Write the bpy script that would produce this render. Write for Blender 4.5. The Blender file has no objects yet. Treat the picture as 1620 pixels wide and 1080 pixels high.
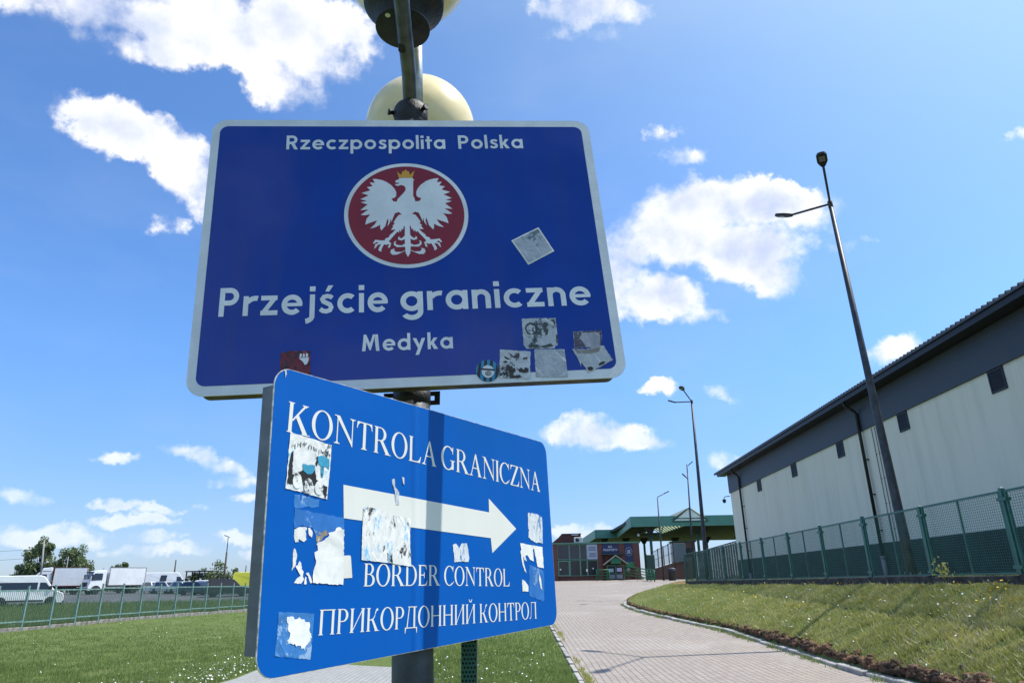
import bpy, bmesh, math, random
import numpy as np
from mathutils import Vector, Matrix
from mathutils.geometry import delaunay_2d_cdt

random.seed(7)
rng = np.random.default_rng(11)
SC = bpy.context.scene
COL = SC.collection
R = math.radians

# ------------------------------------------------------------------ camera
EYE = np.array([0.0, 0.0, 1.6])
ROT = np.array([[0.99983638, 0.01808914, 0.0],
                [0.00605473, -0.33466165, 0.94231891],
                [-0.01704575, 0.94216472, 0.33471641]])   # columns: right, up, forward
cam_d = bpy.data.cameras.new("camera")
cam_d.lens = 24.0; cam_d.sensor_width = 36.0; cam_d.sensor_fit = 'HORIZONTAL'
cam_d.clip_start = 0.05; cam_d.clip_end = 9000
cam = bpy.data.objects.new("camera", cam_d); COL.objects.link(cam)
m = Matrix.Identity(4)
for i in range(3):
    m[i][0] = ROT[i][0]; m[i][1] = ROT[i][1]; m[i][2] = -ROT[i][2]; m[i][3] = EYE[i]
cam.matrix_world = m
SC.camera = cam

# ------------------------------------------------------------------ light
SUN_AZ, SUN_EL = 80.0, 60.5      # azimuth measured from +Y towards +X
sd = Vector((math.sin(R(SUN_AZ))*math.cos(R(SUN_EL)), math.cos(R(SUN_AZ))*math.cos(R(SUN_EL)), math.sin(R(SUN_EL))))
sun_d = bpy.data.lights.new("sun", 'SUN'); sun_d.energy = 4.3; sun_d.angle = R(0.53); sun_d.color = (1.0, 0.955, 0.88)
sun = bpy.data.objects.new("sun", sun_d); COL.objects.link(sun)
sun.rotation_euler = (-sd).to_track_quat('-Z', 'Y').to_euler()
sun.location = (30, 10, 60)

SC.view_settings.view_transform = 'Standard'; SC.view_settings.look = 'None'
SC.view_settings.gamma = 1.0; SC.view_settings.use_curve_mapping = False
SC.view_settings.exposure = 0.35

def dirv(az, el):
    a, e = R(az), R(el)
    return Vector((math.sin(a)*math.cos(e), math.cos(a)*math.cos(e), math.sin(e)))

# clouds: azimuth, elevation, half width (deg), half height (deg), tilt (deg), softness weight
CLOUDS = [(-36.51,39.74,7.77,1.77,18.0,1.0), (-27.97,40.99,7.19,3.17,4.0,1.15), (-21.18,41.79,5.04,3.47,-11.6,1.25), (-23.02,38.55,3.03,2.31,-17.5,0.85), (-32.71,38.41,4.83,1.50,12.3,0.75), (-19.49,38.26,1.30,1.79,11.4,0.7), (-40.46,38.89,3.91,0.99,21.8,0.8), (-16.98,42.46,2.79,2.55,10.7,0.7), (-33.58,32.41,4.58,1.85,2.8,1.0), (-29.21,31.01,3.15,2.56,-24.2,1.05), (-26.65,29.19,2.42,2.00,-31.4,0.9), (-36.14,32.55,2.12,0.92,20.3,0.9), (-29.42,26.63,1.52,0.84,7.5,0.47), (9.10,45.32,4.64,1.59,-7.4,1.35), (11.06,43.38,1.24,0.77,-26.7,0.43), (6.32,44.37,1.67,0.95,-5.4,0.5), (15.14,35.37,1.72,0.77,-2.0,0.54), (16.18,33.47,1.72,0.63,-6.1,0.36), (18.32,29.24,6.43,2.35,-6.2,1.38), (14.76,27.72,5.12,3.07,-16.1,1.44), (24.08,28.20,4.22,1.98,-19.3,1.38), (20.98,25.30,5.25,2.73,-16.6,1.38), (22.96,23.11,2.80,1.66,-10.5,1.25), (27.27,26.30,1.93,2.10,-14.0,0.7), (28.48,23.85,1.18,0.66,-13.5,0.43), (11.25,26.83,3.02,2.54,-6.2,1.25), (12.53,22.56,4.75,2.36,-20.1,1.31), (9.85,23.84,2.30,3.20,-5.1,1.25), (16.16,21.04,2.34,0.87,-7.0,0.85), (18.17,20.23,0.77,0.56,-7.6,0.81), (30.82,24.13,0.57,0.28,-14.9,0.5), (30.53,15.93,1.59,1.30,-10.4,1.25), (31.61,16.07,1.02,0.92,-10.9,0.81), (7.32,11.43,5.07,1.45,-4.5,1.05), (4.68,11.84,2.40,0.94,6.0,0.95), (10.16,10.88,3.11,0.92,-6.0,1.0), (6.34,12.76,2.07,0.63,-2.4,0.9), (12.61,15.01,1.61,0.67,-4.4,0.85), (17.91,14.20,1.43,0.55,-5.6,0.75), (16.79,9.03,1.14,0.84,-3.8,0.7), (5.34,4.02,3.76,0.69,-1.4,0.7), (18.72,9.00,1.40,0.59,-4.1,0.6), (-30.09,9.08,1.69,0.50,4.1,0.95), (-30.63,9.40,0.55,0.45,4.3,0.9), (-25.12,9.87,2.45,0.56,-6.2,0.95), (-23.02,9.22,2.12,0.56,-12.9,0.95), (-22.00,8.22,2.29,0.52,-0.9,0.75), (-35.60,6.39,1.63,0.58,0.9,0.95), (-21.16,6.78,1.37,0.43,1.5,0.85), (-29.57,5.78,2.02,0.44,-1.2,0.95), (-27.32,5.63,1.67,0.36,-1.5,0.8), (-28.41,4.72,2.79,0.62,-0.8,0.95), (-24.82,5.89,0.77,0.41,1.6,0.8), (-33.31,4.25,1.65,0.67,1.6,0.95), (-35.16,3.67,2.12,0.74,1.4,0.95), (-31.54,3.62,1.90,0.60,1.1,0.7), (-26.61,3.48,1.87,0.49,0.6,0.85), (-21.71,3.65,1.79,0.60,0.4,0.9), (41.58,28.03,0.83,0.33,1.0,0.47), (-34.13,3.81,4.05,0.91,1.4,0.75), (-18.44,2.51,2.78,0.56,-0.2,0.7), (-26.29,2.65,3.36,0.44,0.2,0.55)]
CLOUDS += [(-165.5, 30, 3.2, 13, 16, 1.0), (-174, 20, 8, 6, 0, .9), (177, 23, 13, 5.5, 0, 1.0), (160, 18, 10, 5, 0, .9), (150, 45, 9, 6, 10, .9), (-130, 35, 14, 9, 0, 1.0), (120, 28, 12, 7, 0, 1.0), (-90, 40, 15, 9, 0, .9)]  # unseen clouds outside the view, added for reflections in the upper sign

class NG:
    """tiny helper for writing node graphs"""
    def __init__(s, tree): s.t = tree; s.n = tree.nodes; s.l = tree.links
    def new(s, k, **kw):
        n = s.n.new(k)
        for a, b in kw.items(): setattr(n, a, b)
        return n
    def put(s, sock, v):
        if v is None: return
        if isinstance(v, bpy.types.NodeSocket): s.l.new(v, sock)
        elif isinstance(v, (tuple, list, Vector)) and hasattr(sock, 'default_value') and hasattr(sock.default_value, '__len__'):
            v = list(v); n = len(sock.default_value)
            if n == 4 and len(v) == 3: v.append(1.0)
            sock.default_value = v
        else: sock.default_value = v
    def math(s, op, a, b=None, c=None, clamp=False):
        n = s.new('ShaderNodeMath', operation=op, use_clamp=clamp)
        s.put(n.inputs[0], a); s.put(n.inputs[1], b); s.put(n.inputs[2], c)
        return n.outputs[0]
    def vm(s, op, a, b=None, out=0):
        n = s.new('ShaderNodeVectorMath', operation=op)
        s.put(n.inputs[0], a)
        if op == 'SCALE': s.put(n.inputs['Scale'], b)
        else: s.put(n.inputs[1], b)
        return n.outputs[out]
    def noise(s, vec, scale, detail=2, rough=.5, dist=0, out='Fac'):
        n = s.new('ShaderNodeTexNoise'); s.put(n.inputs['Vector'], vec)
        s.put(n.inputs['Scale'], scale); s.put(n.inputs['Detail'], detail); s.put(n.inputs['Roughness'], rough); s.put(n.inputs['Distortion'], dist)
        return n.outputs[out]
    def smooth(s, v, a, b, lo=0.0, hi=1.0):
        n = s.new('ShaderNodeMapRange', interpolation_type='SMOOTHSTEP')
        s.put(n.inputs[0], v); s.put(n.inputs[1], a); s.put(n.inputs[2], b); s.put(n.inputs[3], lo); s.put(n.inputs[4], hi)
        return n.outputs[0]
    def mix(s, f, a, b, mode='MIX'):
        n = s.new('ShaderNodeMix', data_type='RGBA', blend_type=mode)
        s.put(n.inputs[0], f); s.put(n.inputs[6], a); s.put(n.inputs[7], b)
        return n.outputs[2]

world = bpy.data.worlds.new("World"); SC.world = world; world.use_nodes = True
wt = world.node_tree; wt.nodes.clear(); g = NG(wt)
out = g.new('ShaderNodeOutputWorld'); bg = g.new('ShaderNodeBackground')
sky = g.new('ShaderNodeTexSky', sky_type='NISHITA'); sky.sun_disc = False
sky.sun_elevation = R(SUN_EL); sky.sun_rotation = R(SUN_AZ)
sky.altitude = 200; sky.air_density = 1.0; sky.dust_density = 0.6; sky.ozone_density = 1.6
D = g.new('ShaderNodeTexCoord').outputs['Generated']
D = g.vm('NORMALIZE', D)
wn = g.noise(D, 9.0, 5, .6, out='Color')
warp = g.vm('SCALE', g.vm('SUBTRACT', wn, (.5, .5, .5)), 0.055)
wn2 = g.noise(D, 34.0, 4, .6, out='Color')
warp = g.vm('ADD', warp, g.vm('SCALE', g.vm('SUBTRACT', wn2, (.5, .5, .5)), 0.022))
DW = g.vm('ADD', D, warp)
acc = None; accw = None
for (az, el, rx, ry, rot, soft) in CLOUDS:
    c = dirv(az, el); e = Vector((math.cos(R(az)), -math.sin(R(az)), 0)); n = c.cross(e); n = -n if n.z < 0 else n
    a, b = math.cos(R(rot)), math.sin(R(rot))
    e1 = (e*a + n*b)/math.tan(R(rx)); n1 = (n*a - e*b)/math.tan(R(ry))
    u = g.vm('DOT_PRODUCT', DW, e1, out=1); v = g.vm('DOT_PRODUCT', DW, n1, out=1)
    q = g.math('MULTIPLY_ADD', v, v, g.math('MULTIPLY', u, u))
    f = g.math('MULTIPLY', g.math('SUBTRACT', 1.0, q), soft*min(1.0, max(.42, (math.sqrt(rx*ry)/2.6)**.5)))
    acc = f if acc is None else g.math('SMOOTH_MAX', acc, f, 0.25)
fb = g.noise(D, 21.0, 9, .62)
fb2 = g.noise(g.vm('ADD', D, (3.1, 1.7, .4)), 55.0, 5, .6)
dens = g.math('ADD', acc, g.math('MULTIPLY', g.math('SUBTRACT', fb, .5), 2.1))
dens = g.math('ADD', dens, g.math('MULTIPLY', g.math('SUBTRACT', fb2, .5), .95))
edge = g.smooth(g.noise(g.vm('ADD', D, (7.3, 2.2, 5.1)), 7.0, 4, .6), .34, .68, .45, 1.65)        # crisp here, wispy there
alpha = g.math('MULTIPLY', g.math('POWER', g.smooth(g.math('DIVIDE', g.math('ADD', dens, .16), edge), 0.0, 1.0), 1.15), 0.95)
core = g.smooth(g.math('ADD', acc, g.math('MULTIPLY', g.math('SUBTRACT', g.noise(g.vm('ADD', D, (0, .012, .03)), 13.0, 6, .58), .5), 3.6)), 0.25, 2.0)
ccol = g.mix(core, (10.2, 10.2, 10.3), (5.6, 6.4, 8.6))
# thin high veil and the brighter band near the horizon are part of the air itself
veil = g.math('MULTIPLY', g.smooth(g.noise(g.vm('MULTIPLY', D, (1, 1, 2.4)), 2.3, 5, .6), .42, .75), .09)
sepd = g.new('ShaderNodeSeparateXYZ'); g.put(sepd.inputs[0], D)
hz_ = g.smooth(sepd.outputs[2], 0.0, .34)
SKYC = g.mix(1.0, sky.outputs[0], g.mix(hz_, (.86, 1.03, 1.50), (.99, 1.47, 2.0)), 'MULTIPLY')
cs = g.math('MAXIMUM', g.vm('DOT_PRODUCT', D, tuple(sd), out=1), 0.0)
SKYC = g.mix(1.0, SKYC, g.mix(g.math('POWER', cs, 4.5), (0, 0, 0), (4.4, 4.6, .8)), 'ADD')
SKYC = g.mix(veil, SKYC, (7.5, 8.2, 9.6))
alpha = g.math('MULTIPLY', alpha, g.smooth(sepd.outputs[2], .02, .30, .55, 1.0))
tot = g.mix(alpha, SKYC, ccol)
g.put(bg.inputs['Color'], tot); bg.inputs['Strength'].default_value = 0.09
wt.links.new(bg.outputs[0], out.inputs[0])

# ------------------------------------------------------------------ materials
MATS = {}
def mat(name, col, rough=.6, metal=0.0, var=0.0, vscale=4.0, bump=0.0, bscale=30.0, spec=.5, col2=None, detail=4, coat=0.0):
    if name in MATS: return MATS[name]
    M_ = bpy.data.materials.new(name); M_.use_nodes = True
    t = M_.node_tree; g = NG(t); b = t.nodes['Principled BSDF']
    b.inputs['Roughness'].default_value = rough; b.inputs['Metallic'].default_value = metal
    b.inputs['Specular IOR Level'].default_value = spec
    if coat: b.inputs['Coat Weight'].default_value = coat; b.inputs['Coat Roughness'].default_value = .08
    O = g.new('ShaderNodeTexCoord').outputs['Object']
    if var or col2:
        nz = g.noise(O, vscale, detail, .6)
        c2 = col2 if col2 else tuple(min(1, c*(1+var)) for c in col)
        c1 = col if col2 else tuple(c*(1-var) for c in col)
        g.put(b.inputs['Base Color'], g.mix(g.smooth(nz, .33, .67), c1, c2))
        g.put(b.inputs['Roughness'], g.math('MULTIPLY_ADD', nz, .2, max(.02, rough-.1)))
    else: g.put(b.inputs['Base Color'], col)
    if bump:
        bn = g.new('ShaderNodeBump'); bn.inputs['Strength'].default_value = bump; bn.inputs['Distance'].default_value = .02
        g.put(bn.inputs['Height'], g.noise(O, bscale, 5, .6)); t.links.new(bn.outputs[0], b.inputs['Normal'])
    MATS[name] = M_
    return M_

def leafmat(name, c1, c2, scale=.6, trans=.35):
    if name in MATS: return MATS[name]
    M_ = bpy.data.materials.new(name); M_.use_nodes = True
    t = M_.node_tree; g = NG(t); b = t.nodes['Principled BSDF']; o = t.nodes['Material Output']
    O = g.new('ShaderNodeTexCoord').outputs['Object']
    nz = g.noise(O, scale, 3, .6); nz2 = g.noise(O, scale*9, 2, .5)
    f = g.math('ADD', g.math('MULTIPLY', nz, .6), g.math('MULTIPLY', nz2, .4))
    c = g.mix(g.smooth(f, .35, .65), c1, c2)
    g.put(b.inputs['Base Color'], c); b.inputs['Roughness'].default_value = .55
    tr = g.new('ShaderNodeBsdfTranslucent'); g.put(tr.inputs[0], g.mix(.6, c, (.22, .30, .06)))
    ms = g.new('ShaderNodeMixShader'); ms.inputs[0].default_value = trans
    t.links.new(b.outputs[0], ms.inputs[1]); t.links.new(tr.outputs[0], ms.inputs[2]); t.links.new(ms.outputs[0], o.inputs[0])
    MATS[name] = M_; return M_

def signface(name, col, rough, scratch=(.5, .5, .5), dirt=.25, ridge=0.0, spec=.5, wear=.86):
    """enamelled sheet: slight streaks of grime, tiny chips, a faint dent ridge"""
    if name in MATS: return MATS[name]
    M_ = bpy.data.materials.new(name); M_.use_nodes = True
    t = M_.node_tree; g = NG(t); b = t.nodes['Principled BSDF']
    O = g.new('ShaderNodeTexCoord').outputs['Object']
    st = g.noise(g.vm('MULTIPLY', O, (14, 1, 1.6)), 1.0, 5, .6)
    c = g.mix(g.math('MULTIPLY', g.smooth(st, .42, .75), dirt), col, tuple(x*.72+.02 for x in col))
    ch = g.noise(O, 46, 3, .7)
    c = g.mix(g.smooth(ch, wear-.09, wear-.06), c, scratch)
    g.put(b.inputs['Base Color'], c)
    g.put(b.inputs['Roughness'], g.math('MULTIPLY_ADD', g.noise(O, 5, 5, .6), .16, rough-.08))
    b.inputs['Specular IOR Level'].default_value = spec
    sep = g.new('ShaderNodeSeparateXYZ'); g.put(sep.inputs[0], O)
    h = g.math('MULTIPLY', g.noise(O, 2.2, 2, .5), .010)
    if ridge:
        d = g.math('ABSOLUTE', g.math('SUBTRACT', sep.outputs[0], .497))
        h = g.math('ADD', h, g.math('MULTIPLY', g.smooth(d, 0.0, .022, 1.0, 0.0), ridge))
    bn = g.new('ShaderNodeBump'); bn.inputs['Strength'].default_value = 1.0; bn.inputs['Distance'].default_value = 1.0
    g.put(bn.inputs['Height'], h); t.links.new(bn.outputs[0], b.inputs['Normal'])
    MATS[name] = M_; return M_

def paper(name, col, ink, amt=.62, scale=38, rough=.65, ink2=None, stretch=(1, 1, 1), crease=.5):
    """weathered paper or foil sticker: worn ink blotches, creases"""
    if name in MATS: return MATS[name]
    M_ = bpy.data.materials.new(name); M_.use_nodes = True
    t = M_.node_tree; g = NG(t); b = t.nodes['Principled BSDF']
    O = g.new('ShaderNodeTexCoord').outputs['Object']; V = g.vm('MULTIPLY', O, stretch)
    base = g.mix(g.smooth(g.noise(V, scale*.6, 5, .7), .35, .65), col, tuple(x*.8 for x in col))
    big = g.noise(V, scale*.35, 2, .5); fine = g.noise(V, scale*2.2, 5, .75)
    k = g.math('ADD', g.math('MULTIPLY', big, .55), g.math('MULTIPLY', fine, .45))
    c = g.mix(g.smooth(k, amt-.02, amt+.02), base, ink)
    if ink2:
        k2 = g.math('ADD', g.math('MULTIPLY', g.noise(g.vm('ADD', V, (5, 3, 1)), scale*.4, 2, .5), .6), g.math('MULTIPLY', fine, .4))
        c = g.mix(g.smooth(k2, amt-.01, amt+.03), c, ink2)
    g.put(b.inputs['Base Color'], c); b.inputs['Roughness'].default_value = rough
    bn = g.new('ShaderNodeBump'); bn.inputs['Strength'].default_value = crease; bn.inputs['Distance'].default_value = .002
    g.put(bn.inputs['Height'], g.noise(V, scale*.9, 4, .65, 1.5)); t.links.new(bn.outputs[0], b.inputs['Normal'])
    MATS[name] = M_; return M_

def brickmat(name, c1, c2, mortar, w, h, rot90=False, msize=.012, axes='XY', bump=.4, rough=.8, off=.5):
    if name in MATS: return MATS[name]
    M_ = bpy.data.materials.new(name); M_.use_nodes = True
    t = M_.node_tree; g = NG(t); b = t.nodes['Principled BSDF']
    O = g.new('ShaderNodeTexCoord').outputs['Object']
    sep = g.new('ShaderNodeSeparateXYZ'); g.put(sep.inputs[0], O)
    cmb = g.new('ShaderNodeCombineXYZ')
    ia, ib = 'XYZ'.index(axes[0]), 'XYZ'.index(axes[1])
    if rot90: ia, ib = ib, ia
    wob = g.noise(O, .8, 2, .5)
    g.put(cmb.inputs[0], sep.outputs[ia]); g.put(cmb.inputs[1], g.math('ADD', sep.outputs[ib], g.math('MULTIPLY', wob, .05)))
    br = g.new('ShaderNodeTexBrick'); br.offset = off; g.put(br.inputs['Vector'], cmb.outputs[0])
    br.inputs['Scale'].default_value = 1.0; br.inputs['Brick Width'].default_value = w; br.inputs['Row Height'].default_value = h
    br.inputs['Mortar Size'].default_value = msize; br.inputs['Mortar Smooth'].default_value = .2
    g.put(br.inputs['Color1'], c1); g.put(br.inputs['Color2'], c2); g.put(br.inputs['Mortar'], mortar)
    big = g.noise(O, .35, 5, .65)
    c = g.mix(g.smooth(big, .35, .7, 0, .55), br.outputs[0], tuple(x*.72 for x in c1))
    fine = g.noise(O, 9, 4, .7)
    c = g.mix(g.smooth(fine, .4, .8, 0, .35), c, tuple(min(1, x*1.35) for x in c2))
    if name == 'clay_pavers':                 # mossy joints in places, oil and dirt stains, bleached patches
        moss = g.math('MULTIPLY', br.outputs[1], g.smooth(g.noise(O, .55, 4, .65), .46, .62))
        c = g.mix(g.math('MULTIPLY', moss, .8), c, (.13, .125, .045))
        c = g.mix(g.smooth(g.noise(g.vm('MULTIPLY', O, (1.2, .35, 1)), .9, 5, .7), .56, .78, 0, .45), c, (.20, .175, .15))
        c = g.mix(g.smooth(g.noise(g.vm('ADD', O, (31, 7, 0)), 2.6, 4, .75), .64, .72, 0, .5), c, (.16, .14, .12))
        c = g.mix(g.smooth(g.noise(g.vm('ADD', O, (3, 17, 0)), .25, 3, .5), .5, .7, 0, .35), c, (.47, .43, .39))
    g.put(b.inputs['Base Color'], c); b.inputs['Roughness'].default_value = rough
    bn = g.new('ShaderNodeBump'); bn.inputs['Strength'].default_value = bump; bn.inputs['Distance'].default_value = .01
    g.put(bn.inputs['Height'], g.math('SUBTRACT', 1.0, br.outputs[1])); t.links.new(bn.outputs[0], b.inputs['Normal'])
    MATS[name] = M_; return M_

# ------------------------------------------------------------------ mesh helpers
def frame(p, q):
    d = (Vector(q)-Vector(p)); L = d.length; d = d/L if L > 1e-9 else Vector((0, 0, 1))
    up = Vector((0, 0, 1)) if abs(d.z) < .95 else Vector((0, 1, 0))
    s = d.cross(up).normalized(); u = s.cross(d)
    return d, s, u
class MB:
    def __init__(s): s.v = []; s.f = []; s.sm = []
    def add(s, vs, fs, smooth=False):
        o = len(s.v); s.v += [tuple(x) for x in vs]
        for f in fs: s.f.append(tuple(i+o for i in f)); s.sm.append(smooth)
        return s
    def box(s, x0, x1, y0, y1, z0, z1):
        v = [(x, y, z) for z in (z0, z1) for y in (y0, y1) for x in (x0, x1)]
        return s.add(v, [(0, 2, 3, 1), (4, 5, 7, 6), (0, 1, 5, 4), (2, 6, 7, 3), (0, 4, 6, 2), (1, 3, 7, 5)])
    def bar(s, p, q, w, h=None):
        h = h or w; d, a, u = frame(p, q); p, q = Vector(p), Vector(q); v = []
        for c in (p, q):
            for (i, j) in ((-1, -1), (1, -1), (1, 1), (-1, 1)): v.append(c + a*i*w/2 + u*j*h/2)
        return s.add(v, [(3, 2, 1, 0), (4, 5, 6, 7), (0, 1, 5, 4), (1, 2, 6, 5), (2, 3, 7, 6), (3, 0, 4, 7)])
    def tube(s, pts, r, seg=10, cap=True):
        pts = [Vector(p) for p in pts]; n = len(pts)
        rs = r if isinstance(r, (list, tuple)) else [r]*n
        vs = []; fs = []; pu = None
        for i, p in enumerate(pts):
            a = pts[max(0, i-1)]; b = pts[min(n-1, i+1)]
            d, sd_, u = frame(a, b)
            if pu is not None:
                u = (pu - d*pu.dot(d)).normalized(); sd_ = d.cross(u)
            pu = u
            for k in range(seg):
                t = 2*math.pi*k/seg; vs.append(p + (sd_*math.cos(t)+u*math.sin(t))*rs[i])
        for i in range(n-1):
            for k in range(seg):
                k2 = (k+1) % seg; fs.append((i*seg+k, i*seg+k2, (i+1)*seg+k2, (i+1)*seg+k))
        s.add(vs, fs, True)
        if cap:
            o = len(s.v)-len(vs)
            s.f.append(tuple(o+k for k in range(seg))[::-1]); s.sm.append(False)
            s.f.append(tuple(o+(n-1)*seg+k for k in range(seg))); s.sm.append(False)
        return s
    def lathe(s, prof, c=(0, 0, 0), ax=(0, 0, 1), seg=24, cap=True):
        """prof: (radius, distance along the axis)"""
        c = Vector(c); ax = Vector(ax).normalized(); _, a, b = frame((0, 0, 0), ax); vs = []; fs = []
        for (r, h) in prof:
            for k in range(seg):
                t = 2*math.pi*k/seg; vs.append(c + ax*h + (a*math.cos(t)+b*math.sin(t))*r)
        n = len(prof)
        for i in range(n-1):
            for k in range(seg):
                k2 = (k+1) % seg; fs.append((i*seg+k, i*seg+k2, (i+1)*seg+k2, (i+1)*seg+k))
        s.add(vs, fs, True)
        if cap:
            o = len(s.v)-len(vs)
            s.f.append(tuple(o+k for k in range(seg))[::-1]); s.sm.append(False)
            s.f.append(tuple(o+(n-1)*seg+k for k in range(seg))); s.sm.append(False)
        return s
    def prism(s, poly, fn, a, b):
        """poly of 2D points extruded from a to b; fn(u, v, w) -> 3D"""
        n = len(poly); v = [fn(p[0], p[1], a) for p in poly]+[fn(p[0], p[1], b) for p in poly]
        f = [tuple(range(n))[::-1], tuple(range(n, 2*n))]+[(i, (i+1) % n, n+(i+1) % n, n+i) for i in range(n)]
        return s.add(v, f)
    def build(s, name, material, parent=None, bevel=0, bseg=1, recalc=True, loc=None):
        me = bpy.data.meshes.new(name); me.from_pydata(s.v, [], s.f)
        me.polygons.foreach_set('use_smooth', s.sm)
        if recalc or bevel:
            bm = bmesh.new(); bm.from_mesh(me)
            if bevel:
                es = [e for e in bm.edges if len(e.link_faces) == 2 and e.calc_face_angle(0) > .5]
                bmesh.ops.bevel(bm, geom=es, offset=bevel, segments=bseg, affect='EDGES', profile=.6, clamp_overlap=True)
            bmesh.ops.recalc_face_normals(bm, faces=bm.faces[:]); bm.to_mesh(me); bm.free()
        me.materials.append(material); me.update()
        o = bpy.data.objects.new(name, me); COL.objects.link(o)
        if parent: o.parent = parent
        if loc is not None: o.location = loc
        return o

def tag(o, label=None, cat=None, group=None, kind=None):
    if label: o['label'] = label
    if cat: o['category'] = cat
    if group: o['group'] = group
    if kind: o['kind'] = kind
    return o
def thing(name, label, cat, loc=(0, 0, 0), rz=0.0, group=None):
    o = bpy.data.objects.new(name, None); o.empty_display_size = .3; COL.objects.link(o)
    o.location = loc; o.rotation_euler = (0, 0, rz)
    return tag(o, label, cat, group)
def kids(o): return [c for c in COL.objects if c.parent == o]
def copy_tree(o, parent=None):
    ch = kids(o); c = o.copy(); COL.objects.link(c)
    if parent: c.parent = parent
    for k in ch: copy_tree(k, c)
    return c
def npmesh(name, V, F, material, parent=None, smooth=False):
    """fast build of many equal-sided faces"""
    me = bpy.data.meshes.new(name); k = F.shape[1]
    me.vertices.add(len(V)); me.vertices.foreach_set('co', V.astype(np.float32).ravel())
    me.loops.add(F.size); me.loops.foreach_set('vertex_index', F.astype(np.int32).ravel())
    me.polygons.add(len(F)); me.polygons.foreach_set('loop_start', np.arange(0, F.size, k, dtype=np.int32))
    me.polygons.foreach_set('loop_total', np.full(len(F), k, dtype=np.int32))
    me.polygons.foreach_set('use_smooth', np.full(len(F), smooth))
    me.update(calc_edges=True); me.validate(); me.materials.append(material)
    o = bpy.data.objects.new(name, me); COL.objects.link(o)
    if parent: o.parent = parent
    return o
def sst(t):
    t = np.clip(t, 0, 1); return t*t*(3-2*t)

# ------------------------------------------------------------------ terrain
FX0, FXS, FY0, FSC = 8.18, 0.0268, 11.7, .78                 # mesh fence line: x = FX0 + FXS*(y-FY0)
def kerb_x(y): return np.interp(y, [0, 12, 17, 21, 25, 28, 30.5, 33, 36, 40, 47, 52, 60, 75, 90], [5.95, 5.95, 5.88, 5.83, 5.25, 4.88, 4.72, 4.82, 5.3, 6.3, 8.7, 11, 14, 17.5, 19])
def fence_x(y): return FX0 + FXS*(np.asarray(y)-FY0)
def z_path(y): return np.interp(y, [0, 13, 75, 90, 400], [0, 0, 1.83, 1.85, 1.5])
def z_left(y): return np.interp(y, [0, 33, 40, 52, 62, 75, 95, 130, 400], [0, 0, .09, .09, .5, .95, 1.33, 1.48, 1.5])
def z_ground(x, y, under=True):
    x = np.asarray(x, float); y = np.asarray(y, float)
    zp = z_path(y); zl = z_left(y)
    z = zl + (zp-zl)*sst((x+9)/9.6)
    xk = kerb_x(y); xf = fence_x(y)-.25
    f = np.clip((x-xk-.17)/np.maximum(xf-xk-.17, .5), 0, 1)
    top = 1.42
    zb = zp+np.where(x > xk+.16, .13, -.04) + (top-zp-.13)*(.35*f+.65*f**.72)*(x > xk+.16)
    zb = np.where(x > xf+.33, 1.53, zb)
    fade = 1-sst((y-41)/6)
    zr = np.where(x > xk, zb*fade + np.maximum(zp, 1.5*sst((x-xk)/2))*(1-fade), z)
    z = np.where(x > xk, zr, z)
    bump = .012*np.sin(x*1.7+y*.6+np.sin(y*.31))*np.sin(y*.9-x*.4)+.012*np.sin(x*4.1+1+1.3*np.sin(y*1.7))*np.sin(y*2.3+x)+.010*np.sin(x*6.7+2*np.sin(y*2.9))
    lawn = (x < .9) | (x > xk+.25)
    bump = np.where((x > -6.4) & (x < -1.3) & (y < 18.6), 0, bump)
    z = z + np.where(lawn, bump*np.clip((np.abs(x-3.3)-2.4)/1.5, 0, 1), 0)
    if under: z = np.where((x > 1.16) & (x < xk-.02) & (y < 88), z-.07, z)
    return z

xs = np.unique(np.concatenate([np.linspace(-3000, -150, 12), np.linspace(-150, -42, 40), np.arange(-42, -4, .7), np.arange(-4, 1, .25), [1.0, 1.08, 1.16, 1.3, 1.6, 2, 2.5, 3, 3.5, 4], np.arange(4.3, 9.6, .15), np.arange(9.6, 30, .7), np.linspace(30, 150, 30), np.linspace(150, 3000, 12)]))
ys = np.unique(np.concatenate([np.linspace(-60, 8, 20), np.arange(8, 54, .33), np.arange(54, 100, .9), np.linspace(100, 400, 40), np.linspace(400, 5000, 16)]))
GX, GY = np.meshgrid(xs, ys); GZ = z_ground(GX, GY)
V = np.stack([GX.ravel(), GY.ravel(), GZ.ravel()], 1); nx, ny = len(xs), len(ys)
I = (np.arange(ny-1)[:, None]*nx+np.arange(nx-1)[None, :]).ravel()
F = np.stack([I, I+1, I+nx+1, I+nx], 1)
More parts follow.
